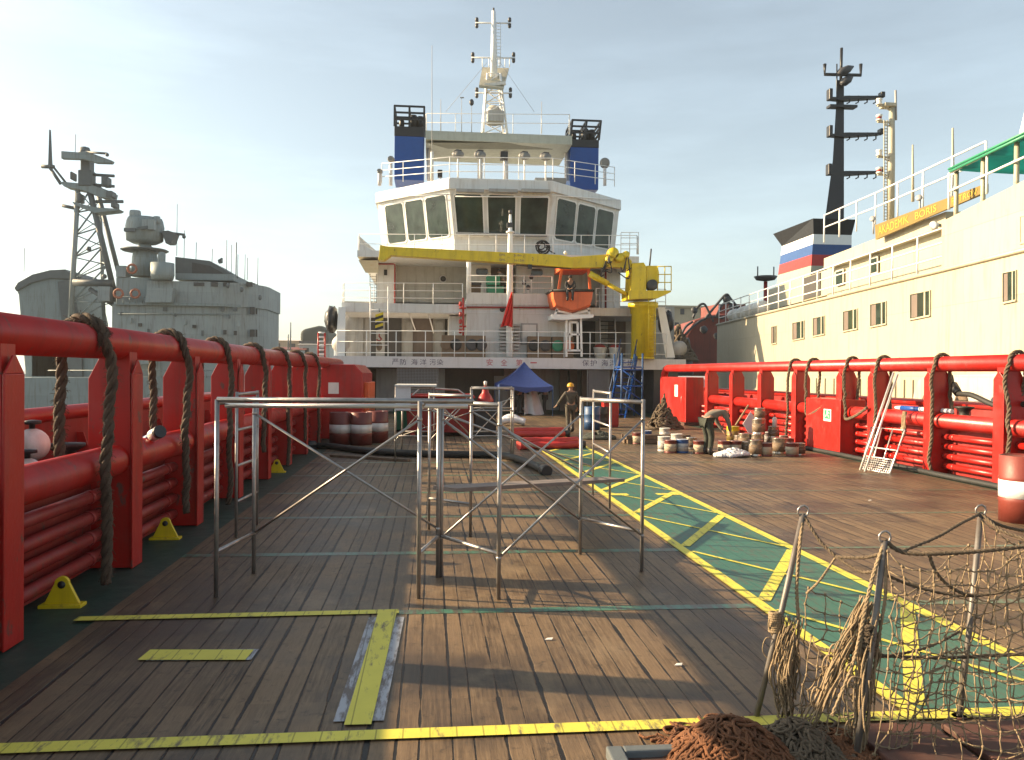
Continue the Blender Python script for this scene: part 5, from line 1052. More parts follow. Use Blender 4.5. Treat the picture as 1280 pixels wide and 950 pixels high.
nrope('slack rope crossing from thin upright pole to right edge lower', [T[2], W(1250, 662, 4.8), W(1275, 672, 4.7), W(1300, 680, 4.6)])
nrope('sagging rope from the low knot across the upper net', [mid, W(1075, 714, 4.6), W(1100, 716, 4.5), W(1150, 735, 4.45), W(1215, 745, 4.4), W(1290, 728, 4.35)], .010)
nrope('sagging rope across the net from high middle to right edge', [W(1161, 692, 4.4), W(1170, 715, 4.4), W(1190, 735, 4.4), W(1220, 744, 4.38), W(1290, 735, 4.3)], .010)
nrope('lower rope from left bundle to the right edge', [W(1005, 802, 4.8), W(1030, 812, 4.7), W(1060, 815, 4.5), W(1110, 820, 4.45), W(1180, 822, 4.4), W(1290, 817, 4.3)], .012)
nrope('rope slanting up from lower rope to thin pole', [W(1110, 820, 4.5), W(1150, 812, 4.6), W(1180, 800, 4.75), W(1208, 784, 4.9)], .010)
nrope('rope hanging down from top of the left pole', [T[0], W(999, 690, 4.9), W(996, 735, 4.9), W(998, 790, 4.88), W(992, 850, 4.86)], .012, 'ropel')
nrope('rope hanging down beside the middle pole', [T[1], W(1090, 725, 4.42), W(1078, 780, 4.4), W(1066, 830, 4.4), W(1040, 895, 4.38)], .012, 'ropel')
nrope('second rope hanging along right of the middle pole', [T[1], W(1107, 740, 4.4), W(1098, 800, 4.4), W(1090, 860, 4.38), W(1082, 930, 4.36)], .011, 'ropel')
nrope('rope slanting from the low knot down to left bundle', [mid, W(1025, 725, 4.75), W(1008, 742, 4.8)], .008, 'ropel')
def netting(label, Pf, nu, nv, r=.0040, jit=.008):
    t = MB(); g = [[Pf(i/nu, j/nv)+V((RND.gauss(0, jit), RND.gauss(0, jit*1.3), RND.gauss(0, jit))) for j in range(nv+1)] for i in range(nu+1)]
    for i in range(nu+1):
        for j in range(nv+1):
            for di, dj in ((1, 0), (0, 1)):
                if i+di <= nu and j+dj <= nv and RND.random() > .03:
                    a, b = g[i][j], g[i+di][j+dj]; s = .07*(b-a).length*(1.3 if di else .15)
                    t.tube([a, a.lerp(b, .5)-V((RND.gauss(0, .004), RND.gauss(0, .006), s)), b], r*RND.uniform(.8, 1.15), 5)
            if RND.random() < .8: t.ball(g[i][j], r*2.5, r*2.3, r*2.8, 6, 4)
    return tag(t.build('net', 'ropel'), label, 'net', 'old rope net on the poles')
def lerp2(c, u, v): return (c[0]*(1-u)+c[1]*u)*(1-v)+(c[2]*(1-u)+c[3]*u)*v
c_b = (W(1010, 735, 4.85), W(1210, 690, 4.85), W(1004, 905, 4.75), W(1196, 893, 4.8))
netting('sparse net panel hung between left pole and thin upright pole', lambda u, v: lerp2(c_b, u, v)-V((0, -.03*math.sin(u*7), .16*math.sin(u*math.pi)*(1-v)+.05*math.sin(u*5+v*4))), 9, 9)
c_f = (W(1112, 690, 4.42), W(1300, 690, 4.2), W(1088, 965, 4.3), W(1310, 965, 4.15))
netting('front net panel hanging from the middle pole to the right edge', lambda u, v: lerp2(c_f, u+.05*math.sin(v*6)*u*(1-u)*4*.3, v)-V((0, .07*math.sin(u*5+v*3), .11*math.sin(u*math.pi)*(1-v)**.6+.03*math.sin(u*11))), 12, 14)
c_r = (W(1226, 650, 4.92), W(1310, 668, 4.7), W(1205, 890, 4.85), W(1310, 900, 4.5))
netting('rear net panel right of the thin upright pole', lambda u, v: lerp2(c_r, u, v)-V((0, .05*math.sin(u*6+v*5), .10*math.sin(u*math.pi)*(1-v))), 6, 10)
c_l = (W(1012, 800, 4.7), W(1090, 790, 4.45), W(985, 940, 4.55), W(1080, 950, 4.35))
netting('low net panel slung between left pole and middle pole', lambda u, v: lerp2(c_l, u, v)-V((0, .05*math.sin(u*8+v*4), .10*math.sin(u*math.pi)*(1-v))), 7, 7, .0038, .014)
c_g = (W(1120, 800, 4.36), W(1300, 815, 4.15), W(1095, 970, 4.22), W(1310, 975, 4.05))
netting('second net layer low on the front panel at right', lambda u, v: lerp2(c_g, u, v)-V((.03*math.sin(v*7), .06*math.sin(u*7+v*3+1), .08*math.sin(u*math.pi*2)**2*(1-v))), 9, 7, .0036, .014)
def bundle(label, a, b, n, sp, r=.0042):
    m = MB(); a, b = V(a), V(b)
    for k in range(n):
        o = V((RND.gauss(0, sp), RND.gauss(0, sp*.8), 0)); pts = []; wv = RND.uniform(.4, 1.1)
        u0 = RND.random()**1.5*.55; u1 = min(1, u0+.25+RND.random()*.55); ph = RND.uniform(0, 6)
        for i in range(9): u = u0+(u1-u0)*i/8; pts.append(a.lerp(b, u)+o*(.45+.45*math.sin(math.pi*min(1, .25+u*.6)))+V((math.sin(ph+u*11)*sp*wv, math.cos(ph+u*8)*sp*wv, 0)))
        if RND.random() < .16: c = pts[RND.randint(2, 7)]; w_ = RND.uniform(.03, .08)*RND.choice((-1, 1)); pts = [c, c+V((w_, 0, .02)), c+V((w_*1.2, .02, -.07)), c+V((w_*.4, 0, -.13)), c+V((-.01, 0, -.10))]
        m.tube(cat(pts, 4), r*RND.uniform(.7, 1.5), 5)
    return tag(m.build('net_bundle', 'ropel'), label, 'net bundle', 'bunched net strands on the poles')
bundle('bunched net strands tied round the left pole', W(984, 770, 4.9), W(982, 908, 4.8), 105, .036)
bundle('bunched net strands hanging beside the middle pole', W(1086, 755, 4.45), W(1072, 940, 4.35), 80, .026)
bundle('slack net strands trailing from the middle pole to rope heap', W(1088, 740, 4.45), W(1005, 925, 4.55), 46, .026)
m = MB(); c_ = W(969, 778, 4.92)
for i in range(9): m.tube([c_+V((.035*math.cos(k*.75), .035*math.sin(k*.75), -.014*i+.05+.002*k)) for k in range(9)], .010, 6)
tag(m.build('rope_lashing', 'ropel'), 'tight pale rope lashing on left net pole', 'lashing', 'ropes strung between the net poles')
m = MB(); c_ = W(1084, 800, 4.42)
for i in range(14): m.tube([c_+V((.045*math.cos(k*.8+i), .045*math.sin(k*.8+i), -.012*i+.09+.006*k*RND.uniform(-1, 1))) for k in range(9)], .009, 6)
tag(m.build('rope_lashing', 'rope'), 'dark rope lashing round middle net pole', 'lashing', 'ropes strung between the net poles')
pile('orange brown heap of tangled rope at the bottom edge', G(912, 950), .37, .30, .22, 420, .0085, 'ropeo', peak=1.6, curl=1)
pile('grey brown tangle of rope behind the orange heap', G(992, 938), .27, .22, .16, 170, .0085, 'rope', peak=1.4, curl=1)
pile('small orange tangle of rope under the middle net pole', G(1050, 936), .17, .12, .08, 80, .008, 'ropeo', curl=1)
# ------------------------------------------------------------------ grey warship moored to port
Yn = 70.0
ws = thing('warship', 'grey warship with curved bridge block moored beyond the left rail', 'warship', W(230, 470, Yn))
def nbox(name, mat, *r, d=6, Y=Yn, bev=0): return MB().fbox(*r, Y, d).build(name, mat, ws, bev)
MB().prism([W(-160, 473, Yn-3), W(330, 470, Yn-3), W(400, 470, Yn-3), W(380, 490, Yn-3), W(372, 520, Yn-3), W(-160, 520, Yn-3)], (0, 12, 0)).build('hull', 'navy', ws, .05)
def nround(name, mat, px0, px1, py0, py1, Y, d, rr):           # a block whose right end is rounded
    x0, x1 = x_(px0, Y), x_(px1, Y); c_ = []; 
    for a in range(0, 91, 15): c_.append((x1-rr+rr*math.sin(R_(a)), Y+rr-rr*math.cos(R_(a))))
    c_ += [(x1, Y+d), (x0, Y+d), (x0, Y)]; cx = (px0+px1)/2
    return MB().prism([V((x, y, z_(py1, Y, cx))) for x, y in c_], (0, 0, z_(py0, Y, cx)-z_(py1, Y, cx))).build(name, mat, ws)
nround('lower_house', 'navyl', 140, 323, 382, 471, Yn-1, 9, 4)
nround('bridge_house', 'navyl', 183, 325, 352, 382, Yn-1.05, 9, 4)
nround('bridge_deck_edge', 'navy', 142, 308, 378.5, 382, Yn-1.4, 6, 3)
nround('upper_house', 'navy', 145, 190, 347, 379, Yn-.8, 7, .5)
MB().fprism([(219, 321), (262, 326), (291, 343), (291, 347), (219, 347)], Yn+.5, 5).build('top_shelter', 'navyd', ws)
nbox('shelter_edge', 'navy', 219, 342, 292, 350, d=6, Y=Yn)
for i_ in range(14): px = 150+i_*11.3; nbox('fitting', ('navyd', 'navyl', 'dark')[i_ % 3], px, 390+(i_*7) % 40, px+2+(i_ % 3), 394+(i_*7) % 40+(i_ % 2)*3, d=.2, Y=Yn-1.16)
for px in (160, 236): nbox('door', 'navy', px, 424, px+9, 446, d=.08, Y=Yn-1.1)
for py in (392, 432): MB().tube([W(146, py, Yn-1.1), W(300, py+1, Yn-1.1)], .05, 6).build('pipe_run', 'navy', ws)
MB().fprism([(240, 328), (262, 332), (280, 342), (240, 342)], Yn+.45, .04).build('shelter_opening', 'dark', ws)
for px0, px1, py0, py1 in ((242, 255, 353, 357.5), (264, 272, 352.5, 358), (279, 287, 353, 358)): nbox('window', 'dark', px0, py0, px1, py1, d=.1, Y=Yn-1.14)
for px in (278, 294, 206): nbox('porthole', 'navyd', px-2.5, 384, px+2.5, 389, d=.1, Y=Yn-1.08)
for px, py in ((281, 415), (294, 416)): nbox('porthole', 'dark', px-2, py-2.5, px+2, py+3, d=.1, Y=Yn-1.08)
for k in range(4): px = 311+k*3.4; q = W(px, 366, Yn+.2+k*.9); MB().box(q.x-.10, q.x+.35, q.y-.5, q.y-.1, z_(364, Yn), z_(359, Yn)).build('window', 'dark', ws)
for py in (388, 416):
    for k in range(3): q = W(315+k*3.2, py, Yn+.5+k*.9); MB().box(q.x-.08, q.x+.3, q.y-.5, q.y-.2, q.z-.35, q.z+.25).build('porthole', 'dark', ws)
m = MB(); m.fprism([(184, 360), (216, 360), (214, 378), (181, 378)], Yn-1.9, .8); m.build('wing_platform', 'navyl', ws)
MB().lathe([(0, 0), (.82, .0), (.92, .4), (.9, 1.35), (0, 1.4)], W(203, 350, Yn-1.4), 20).build('gun_mount', 'navy', ws); MB().lathe([(.28, 0), (.30, 1.3), (.2, 1.45), (0, 1.5)], W(202, 338, Yn-1.4), 14).build('small_director', 'navy', ws)
MB().lathe([(1.05, 0), (.98, 1.5), (.85, 2.2), (.42, 2.6), (.42, 3.4), (0, 3.4)], W(181, 346, Yn), 20).build('pedestal', 'navy', ws)
MB().lathe([(0, 0), (1.7, 0), (1.85, .1), (1.7, .18), (0, .2)], W(181, 314.5, Yn), 22).build('pedestal_deck', 'navyd', ws)
q = W(181, 292, Yn); MB().lathe([(.9, -.85), (1.42, -.6), (1.5, .5), (1.4, 1.0), (1.3, 1.25), (0, 1.3)], q, 10).build('director_head', 'navy', ws)
MB().lathe([(.42, 0), (.44, .75), (.4, .95), (0, 1.0)], W(169, 278, Yn-.6), 14).build('director_sight', 'navyl', ws); MB().lathe([(.26, 0), (.26, .6), (0, .65)], W(196, 280, Yn-.6), 12).build('director_sight', 'navyl', ws); MB().box(q.x-1.1, q.x-.2, Yn-1.55, Yn-1.2, q.z-.1, q.z+.18).build('director_hood', 'navyd', ws); MB().box(q.x+.3, q.x+1.25, Yn-1.6, Yn-1.1, q.z+.1, q.z+.9).build('director_sight', 'navyl', ws)
MB().fprism([(202, 289), (210, 288), (219, 291), (214, 304), (207, 304)], Yn-.6, 1.2).build('radar_dish', 'navyd', ws); MB().tube([W(212, 291, Yn), W(231, 293.5, Yn)], .1, 8).build('radar_arm', 'navyd', ws); MB().ball(W(230, 296, Yn), .16, n=8, m=6).build('radar_horn', 'navyd', ws); MB().fprism([(170, 284), (184, 282), (184, 286), (176, 287)], Yn-1.7, .2).build('door_panel', 'navyd', ws)
for px, py in ((165, 336), (148, 367), (169, 367)):
    r = [W(px, py, Yn-1.5)+V((.34*math.cos(k*.6), 0, .34*math.sin(k*.6))) for k in range(11)]; MB().tube(r, .10, 6, True).build('life_ring', 'ring', ws)
for px0, py0, px1, py1 in ((145, 332, 157, 346), (122, 358, 137, 376)): nbox('deck_box', 'navyl', px0, py0, px1, py1, d=1.2, Y=Yn-.9)
m = MB()
for px in range(146, 300, 8): m.tube([W(px, 379, Yn-1.5), W(px, 371, Yn-1.5)] if px < 184 else [W(px, 472, Yn-3.1), W(px, 462, Yn-3.1)], .04, 5)
m.tube([W(143, 371, Yn-1.5), W(184, 371, Yn-1.5)], .04, 5); m.tube([W(60, 463, Yn-3.1), W(330, 463, Yn-3.1)], .04, 5); m.build('guard_rail', 'navy', ws)
MB().fprism([(155, 440), (160, 432), (180, 432), (190, 440), (190, 455), (155, 455)], Yn-2.5, 1).build('deck_housing', 'navyl', ws); MB().fbox(40, 440, 140, 474, Yn+1, 3).build('deck_housing', 'navy', ws)
for px, y0, y1 in ((221, 320, 255), (230, 330, 288), (245, 324, 303), (265, 328, 311), (283, 345, 300), (289, 345, 306), (295, 348, 303), (297, 348, 318), (306, 350, 318), (309, 350, 322), (322, 358, 322), (30, 340, 310), (94, 190, 168)): MB().tube([W(px, y0, Yn+1), W(px+.5, y1, Yn+1)], .028 if px not in (295,) else .05, 5).build('aerial', 'navyd', ws)
MB().fprism([(272, 325), (277, 322), (277, 328), (273, 329)], Yn, .4).build('lamp', 'navyd', ws)
for px, py in ((285, 357), (302, 362), (325, 372)): MB().ball(W(px, py, Yn-1.3), .15, .15, .22, 8, 6).build('lamp', 'navyd', ws)
# funnel and lattice mast
fn = [W(19, 352, Yn), W(24, 470, Yn), W(100, 470, Yn), W(98, 410, Yn), (W(88, 342, Yn))]
MB().fprism([(18.5, 359), (23, 368), (32, 471), (103, 471), (100, 400), (87, 343), (80, 338), (60, 339), (36, 347)], Yn+1, 6).build('funnel', 'navy', ws, .05)
MB().fprism([(17.5, 360), (22, 353), (40, 343), (62, 337.5), (81, 336.5), (88.5, 343), (88.5, 349), (60, 348), (38, 354), (20, 364)], Yn+.8, 6.4).build('funnel_cap', 'navyd', ws, .05); MB().fprism([(72, 352), (87, 349), (100, 400), (103, 471), (84, 471)], Yn+.75, .2).build('funnel_panel', 'navyd', ws)
lm = [(88, 405, 97, 238, 0, .22, 'navyl'), (112, 405, 106, 238, 3, .16, 'navyl'), (146, 378, 112, 238, 0, .24, 'navyd'), (143, 372, 104, 222, 2.5, .2, 'navyd')]
for a, b, c_, d, dy, r, mt in lm: MB().tube([W(a, b, Yn)+V((0, dy, 0)), W(c_, d, Yn)+V((0, dy, 0))], r, 8).build('mast_leg', mt, ws)
m = MB()
LA = lambda v: W(88+9*v, 405-167*v, Yn); LB = lambda v: W(146-34*v, 378-140*v, Yn); LC = lambda v: W(112-6*v, 405-167*v, Yn)+V((0, 3, 0))
for k in range(6):
    u, v = k/6, (k+1)/6
    m.tube([LA(u), LB(v)], .07, 6); m.tube([LB(u), LA(v)], .05, 6); m.tube([LA(v), LB(v)], .06, 6); m.tube([LA(u), LC(v)], .045, 5); m.tube([LB(u), LC(v)], .045, 5)
m.build('mast_lattice', 'navy', ws)
for pix in (((90, 252), (93, 256), (118, 266), (145, 263), (148, 261), (118, 259)), ((75, 228), (80, 233), (105, 238), (125, 246), (138, 248), (140, 240), (130, 236), (110, 230), (78, 227))): MB().fprism(pix, Yn-.4, 1.3).build('mast_platform', 'navy', ws)
for a, b, c_, d, r in ((78, 257, 92, 260, .14), (120, 252, 154, 252, .13), (110, 218, 143, 220, .12), (118, 231, 143, 233, .12), (62, 209, 76, 230, .14), (67, 209, 82, 228, .1), (52, 208, 68, 208.5, .16), (120, 230, 140, 247, .1)): MB().tube([W(a, b, Yn), W(c_, d, Yn)], r, 6).build('mast_yard', 'navyd', ws)
MB().fprism([(60, 207), (61.4, 162), (62.4, 162), (64.5, 207)], Yn-.1, .2).build('yard_aerial', 'navyd', ws)
for a, b, c_, d in ((97, 212, 114, 232), (87, 214, 90, 224), (95, 241, 100, 252), (126, 220, 134, 232), (132, 238, 140, 246), (138, 252, 144, 259), (100, 198, 112, 214)): MB().fbox(a, b, c_, d, Yn-.5, 1).build('mast_equipment', 'navyd', ws, .08)
MB().lathe([(0, 0), (.42, 0), (.48, .6), (.34, 1.0), (0, 1.1)], W(106, 200, Yn), 14).build('radar_turntable', 'navyd', ws); MB().fprism([(76, 188.5), (96, 190), (108, 189), (141, 201), (139, 204), (120, 203.5), (104, 199), (76, 198)], Yn-1.2, .5).build('radar_scanner', 'navy', ws, .05); MB().tube([W(108, 190, Yn-1), W(134, 192, Yn-1.8)], .09, 6).build('radar_feed', 'navyd', ws); MB().ball(W(134, 193.5, Yn-1.8), .15, n=8, m=6).build('radar_horn', 'navyd', ws)
for px, py in ((130.5, 345.5), (111, 311)): MB().ball(W(px, py, Yn-.8), .2, n=10, m=8).build('mast_lamp', 'navyd', ws)
MB().tube([W(92, 353, Yn-.2), W(142, 354, Yn-.2)], .3, 8).build('mast_beam', 'navyd', ws); MB().tube([W(112, 361, Yn), W(146, 384, Yn)], .2, 6).build('mast_beam', 'navyd', ws)
# ------------------------------------------------------------------ the far shore
Yf = 190
struct(MB().box(x_(-900, Yf+10), x_(2200, Yf+10), Yf+6, 2200, -2.6, .9).build('shore', 'grey'))
def shed(label, px0, px1, pyt, pyb, Y, d, mat, roofmat, group, bands=None, roof=.25):
    t = thing('shed', label, 'building', W((px0+px1)/2, pyb, Y), group); x0, x1 = x_(px0, Y), x_(px1, Y); cx = (px0+px1)/2; z1 = z_(pyt, Y, cx); z0 = z_(pyb, Y, cx); zr = z0+(z1-z0)*(1-roof)
    MB().box(x0, x1, Y, Y+d, z0, zr).build('wall', mat, t); MB().prism([(x0-.4, Y-.4, zr), (x0-.4, Y+d/2, z1), (x0-.4, Y+d, zr)], (x1-x0+.8, 0, 0)).build('roof', roofmat, t)
    n = max(2, int((x1-x0)/5))
    for i in range(n): x = x0+(x1-x0)*(i+.25)/n; MB().box(x, x+(x1-x0)*.4/n, Y-.06, Y-.01, z0+(zr-z0)*.3, z0+(zr-z0)*.75).build('window', 'dark', t)
    return t
g_ = 'low sheds on the far shore'
shed('pale roofed low shed on far shore right of the warship', 338, 376, 421, 440, Yf, 12, 'beige', 'plast', g_)
shed('dark hipped shed on far shore close to the warship', 322, 346, 423.5, 440, Yf+14, 14, 'grey', 'navyd', g_)
shed('long brownish shed on far shore low behind left rail', 300, 380, 433, 448, Yf-12, 8, 'rship', 'rship', g_)
shed('grey low building under the dark domed shelter', 374, 412, 429, 447, Yf-10, 8, 'shadew', 'grey', g_, roof=.1)
t = thing('domed_shelter', 'dark domed shelter on far shore left of the white house', 'shelter', W(391, 432, Yf)); MB().fprism([(375, 431), (375.5, 414), (381, 411), (398, 407), (403, 407.5), (409, 414), (411, 431)], Yf, 20).build('cover', 'olive', t, .6); MB().fbox(374, 426, 411, 429, Yf-.4, 1).build('skirt', 'hull', t)
for px, y0, y1, lab in ((342.5, 440, 402, 'faint thin pole on far shore near the warship'), (363, 440, 403, 'thicker mast of a small boat off far shore'), (360, 440, 418, 'short mast of a small boat off far shore')): tag(MB().tube([W(px, y0, Yf-30), W(px+.4, y1, Yf-30)], [.16, .1], 6).build('boat_mast', 'navyd'), lab, 'mast', 'far masts')
for i, (a, b, lab) in enumerate(((350, 366, 'small pale boat lying off far shore, left'), (367, 384, 'small dark boat lying off far shore, right'))):
    t = thing('small_boat', lab, 'boat', W((a+b)/2, 452, Yf-31), 'small boats off the far shore'); MB().fprism([(a, 445), (b, 444), (b-2, 453), (a+2, 453)], Yf-32, 3).build('hull', 'plast' if i == 0 else 'hull', t); MB().fbox(a+4, 438, b-5, 445, Yf-31.5, 2).build('cabin', 'navyl' if i else 'plast', t)
tag(MB().fprism([(372, 447), (412, 447), (412, 466), (372, 466)], Yf-36, 1.5).build('quay_wall', 'grey'), 'grey quay wall in front of the domed shelter', 'quay')
# ------------------------------------------------------------------ white ship alongside to starboard
_h = R_(6.6); U_ = V((math.sin(_h), math.cos(_h), 0)); O_ = V((math.cos(_h), -math.sin(_h), 0)); Q0 = V((13.4, 18, 0))
def S(px, py, off=0.):                    # a point of the photograph on a lengthwise plane of that ship
    d = ray(px, py); return EYEV+d*((Q0+O_*off-EYEV).dot(O_)/d.dot(O_))
def SZ(px, py, z, off=0.): p = S(px, py, off); return V((p.x, p.y, z))
r2 = thing('research_ship', 'white ship with long windowed side moored beyond the right rail', 'ship', S(1100, 470))
e0 = S(1290, 306); e1 = S(1178, 336.5); e2 = S(896.5, 405.5); aft = S(1420, 300)
bot = -2.6; B = lambda p: V((p.x, p.y, bot))
MB().prism([B(aft), V((aft.x, aft.y, e1.z)), e1, e2, B(e2)], O_*13).build('hull', 'cream', r2)
u0 = S(1178, 277); u1 = S(1290, 221)
MB().prism([V((aft.x, aft.y, e1.z))-O_*.02, V((aft.x, aft.y, u1.z))-O_*.02, u1-O_*.02, u0-O_*.02, e1-O_*.02], O_*12.5).build('upper_side', 'cream', r2)
MB().tube([V((aft.x, aft.y, e1.z-.03))-O_*.03, e1-V((0, 0, .03))-O_*.03, e2-V((0, 0, .03))-O_*.03], .06, 6).build('rubbing_strip', 'cream', r2)
def swin(cx, cy, w, h, sl=.2):
    def pt(u, v): x = cx+(u-.5)*w; return S(x, cy+(v-.5)*h-sl*(x-cx))
    def rect(u0, v0, u1, v1): return [pt(u0, v1), pt(u1, v1), pt(u1, v0), pt(u0, v0)]
    par = MB()
    for r_ in ((-.04, -.03, 1.04, 0), (-.04, 1, 1.04, 1.03), (-.04, 0, 0, 1), (1, 0, 1.04, 1)): par.prism([p-O_*.006 for p in rect(*r_)], -O_*.03)
    par = par.build('window', 'cream', r2)
    MB().prism([p-O_*.004 for p in rect(0, 0, 1, 1)], -O_*.008).build('pane', 'glass', par); MB().prism([p-O_*.013 for p in rect(.04, .03, .34, .97)], -O_*.004).build('curtain', 'brownwall', par)
    MB().prism([p-O_*.013 for p in rect(.70, 0, .78, 1)], -O_*.016).build('mullion', 'cream', par); MB().prism([p-O_*.006 for p in rect(-.05, 1.035, 1.05, 1.07)], -O_*.05).build('sill', 'cream', par)
for a in ((968, 418.5, 6, 21), (998.5, 413, 14, 21), (1024, 407.5, 14, 22), (1063.5, 400, 17, 24), (1098.5, 392.5, 19, 27), (1151, 381, 24, 30), (1263, 358, 16, 36), (1283, 286, 12, 32)): swin(*a)
# lower side as seen under the rail: frames, hatch recess and round ports
for k in range(26): px = 1010+k*11; a, b = S(px, 478), S(px, 560); MB().bar(V((a.x, a.y, 2.0))-O_*.03, V((a.x, a.y, .2))-O_*.03, .05, .06).build('side_stiffener', 'cream', r2)
pts = [S(1142, 520), S(1147, 490), S(1152, 476), S(1160, 470), S(1290, 466), S(1290, 520)]; MB().prism([p-O_*.07 for p in pts], -O_*.03).build('side_panel', 'shadew', r2)
for px, py in ((1165.5, 505), (1208, 505)): MB().lathe([(0, 0), (.30, 0), (.30, .06), (.22, .08), (0, .08)], S(px, py)-O_*.1, 20, -O_).build('round_port', 'timber', r2)
# deckhouses set back from the side
def sblock(name, mat, pxl, pxr, pyt_l, pyt_r, pyb_l, pyb_r, off, d, par=None):
    a, b, c_, e = S(pxl, pyb_l, off), S(pxr, pyb_r, off), S(pxr, pyt_r, off), S(pxl, pyt_l, off); zt = (c_.z+e.z)/2; zb = min(a.z, b.z)
    return MB().prism([V((a.x, a.y, zb)), V((b.x, b.y, zb)), V((b.x, b.y, zt)), V((a.x, a.y, zt))], O_*d).build(name, mat, par or r2)
sblock('deckhouse', 'cream', 1034, 1182, 325, 278, 378, 336, 1.6, 8); sblock('deckhouse_roof', 'cream', 1030, 1182, 315, 276, 322, 282, 1.2, 9)
sblock('boat_deck_shelter', 'cream', 960, 1036, 361, 338, 385, 368, 2.0, 6); sblock('dark_opening', 'dark', 1003, 1025, 348, 341, 374, 369, 1.96, .03)
for cx, cy, w, h in ((1050.5, 347, 10, 20), (1093, 332, 11, 22)):
    pts = [S(cx+sx*w/2, cy+sy*h/2-.3*sx*w/2, 1.55) for sx, sy in ((-1, 1), (1, 1), (1, -1), (-1, -1))]; f = MB().prism(pts, -O_*.04).build('window', 'shadew', r2); MB().prism([p.lerp((pts[0]+pts[2])/2, .22)-O_*.05 for p in pts], -O_*.012).build('pane', 'glass', f)
# name board
nb = thing('name_board', 'long ochre name board with gold lettering on white ship', 'name board', S(1135, 275, .9))
bl, br_, tr_, tl_ = S(1094.5, 299.5, .9), S(1232, 240.5, .9), S(1232, 229.5, .9), S(1093.5, 281.5, .9)
zq = lambda p, q: V((p.x, p.y, q)); hz = (bl.z+br_.z)/2; ht = tl_.z-bl.z
MB().prism([bl, br_, tr_, tl_], O_*.08).build('board', 'mustard', nb)
def onb(u, v): return (bl*(1-u)+br_*u)*(1-v)+(tl_*(1-u)+tr_*u)*v
def uu(px): lo, hi = 0, 1; return next((k/400 for k in range(401) if (lambda p: 640+FPX*(p-EYEV).dot(Rt)/(p-EYEV).dot(Fw))(onb(k/400, .5)) >= px), 1)
for wd, a, b in (('AKADEMIK', 1098, 1136), ('BORIS', 1144, 1171), ('PETROV', 1190, 1222)): 
    u, v = uu(a), uu(b); letter(lt_ := MB(), wd, onb(u, .2), onb(v, .2), onb(u, .8), onb(v, .8), -O_*.012); lt_.build('lettering', 'gold', nb)
railing('white railing over the ochre name board on the right ship', [S(1030, 303, 1.3), S(1094, 281, 1.3), S(1232, 229, 1.3)], 1.15, (1., .55), 1.9, .03, 'whitep', 'railings of the white ship')
railing('white railing along the boat deck of the right ship', [e2+O_*.1, e2.lerp(e1, .5)+O_*.1, e1+O_*.1], 1.15, (1., .66, .33), 1.7, .025, 'whitep', 'railings of the white ship')
t = thing('floodlight', 'pale floodlight on bracket at corner of the ochre name board', 'floodlight', S(1172, 280, .4)); q = S(1170, 281, .3); MB().lathe([(.09, 0), (.13, .1), (.13, .13), (0, .13)], q, 12, (-.8, -.4, -.3)).build('lamp', 'alu', t); MB().tube([q, q+O_*1.0-V((0, 0, .1))], .05, 6).build('bracket', 'cream', t)
for px, py, lab in ((1092, 275, 'small grey lamp at forward end of the name board railing'), (1150, 249, 'small grey lamp amid the name board railing')): t = thing('rail_lamp', lab, 'lamp', S(px, py, 1), 'rail lamps of the white ship'); q = S(px, py, 1.); MB().lathe([(.05, 0), (.10, .07), (.10, .12), (0, .12)], q, 12, (-.6, -.5, .3)).build('shade', 'grey', t); MB().tube([q, q-V((0, 0, .5))], .03, 6).build('arm', 'grey', t)
# boat deck clutter
for i, px in enumerate((918, 930, 941, 951)):
    q = S(px, 402-i*3.3, 1.0); t = thing('raft_canister', 'white life raft canister on the boat deck, %s from the left' % ['first', 'second', 'third', 'fourth'][i], 'life raft', q, 'raft canisters on the white ship'); q.z = e2.z+.55; MB().lathe([(.0, -.6), (.32, -.55), (.36, -.4), (.36, .4), (.32, .55), (0, .6)], q, 14, U_).build('shell', 'plast', t); MB().bar(q-V((0, 0, .36))-U_*.3, q-V((0, 0, .36))+U_*.3, .5, .1).build('cradle', 'grey', t)
t = thing('crows_nest', 'dark small signal platform above boat deck railing', 'platform', S(957, 365, 3)); q = S(957, 352, 3); MB().tube([V((q.x, q.y, e2.z)), q], .12, 8).build('post', 'dred', t); MB().lathe([(0, 0), (.55, .1), (.7, .3), (.65, .32), (0, .15)], q, 14).build('basket', 'hull', t)
for s in (-.5, .5): MB().tube([q+V((s, 0, .2)), q+V((s, 0, .9))], .04, 5).build('arm', 'hull', t)
# funnel in three colours, dark mast, white mast
fu = thing('funnel', 'dark topped funnel with white blue and red bands on right ship', 'funnel', W(1015, 345, 54))
def fcol(pxs, Y): return None
FA = lambda py, o=0: W(1013, py, 52)+V((o, o*-.4, 0)); 
def ring_f(py, fl=0.):
    z = z_(py, 52, 1013); k = (345-py)/72.; xl, xr = x_(1013, 52, 345), x_(1064, 52, 345)
    y0 = 52-fl*.3; y1 = 57.3+fl*.6-k*.1
    return [V((xl-fl*.25+.25*k, y0, z)), V((xr+fl*.1, y0, z)), V((xr+fl*.1, y1, z)), V((xl-fl*.55+.45*k, y1, z))]
lv = [(375, 332, 'cream', 'funnel_base'), (332, 318, 'linered', 'red_band'), (318, 305, 'lineblue', 'blue_band'), (305, 292.5, 'whitep', 'white_band'), (292.5, 274, 'black', 'black_top')]
for a, b, mt, nm in lv:
    fl = 1.0 if nm == 'black_top' else 0; lo, hi = ring_f(a), ring_f(b, fl); MB().hexa(lo, hi).build(nm, mt, fu)
dm = thing('signal_mast', 'tall tapering black mast with signal arms behind the tricolour funnel', 'mast', W(1043, 275, 54))
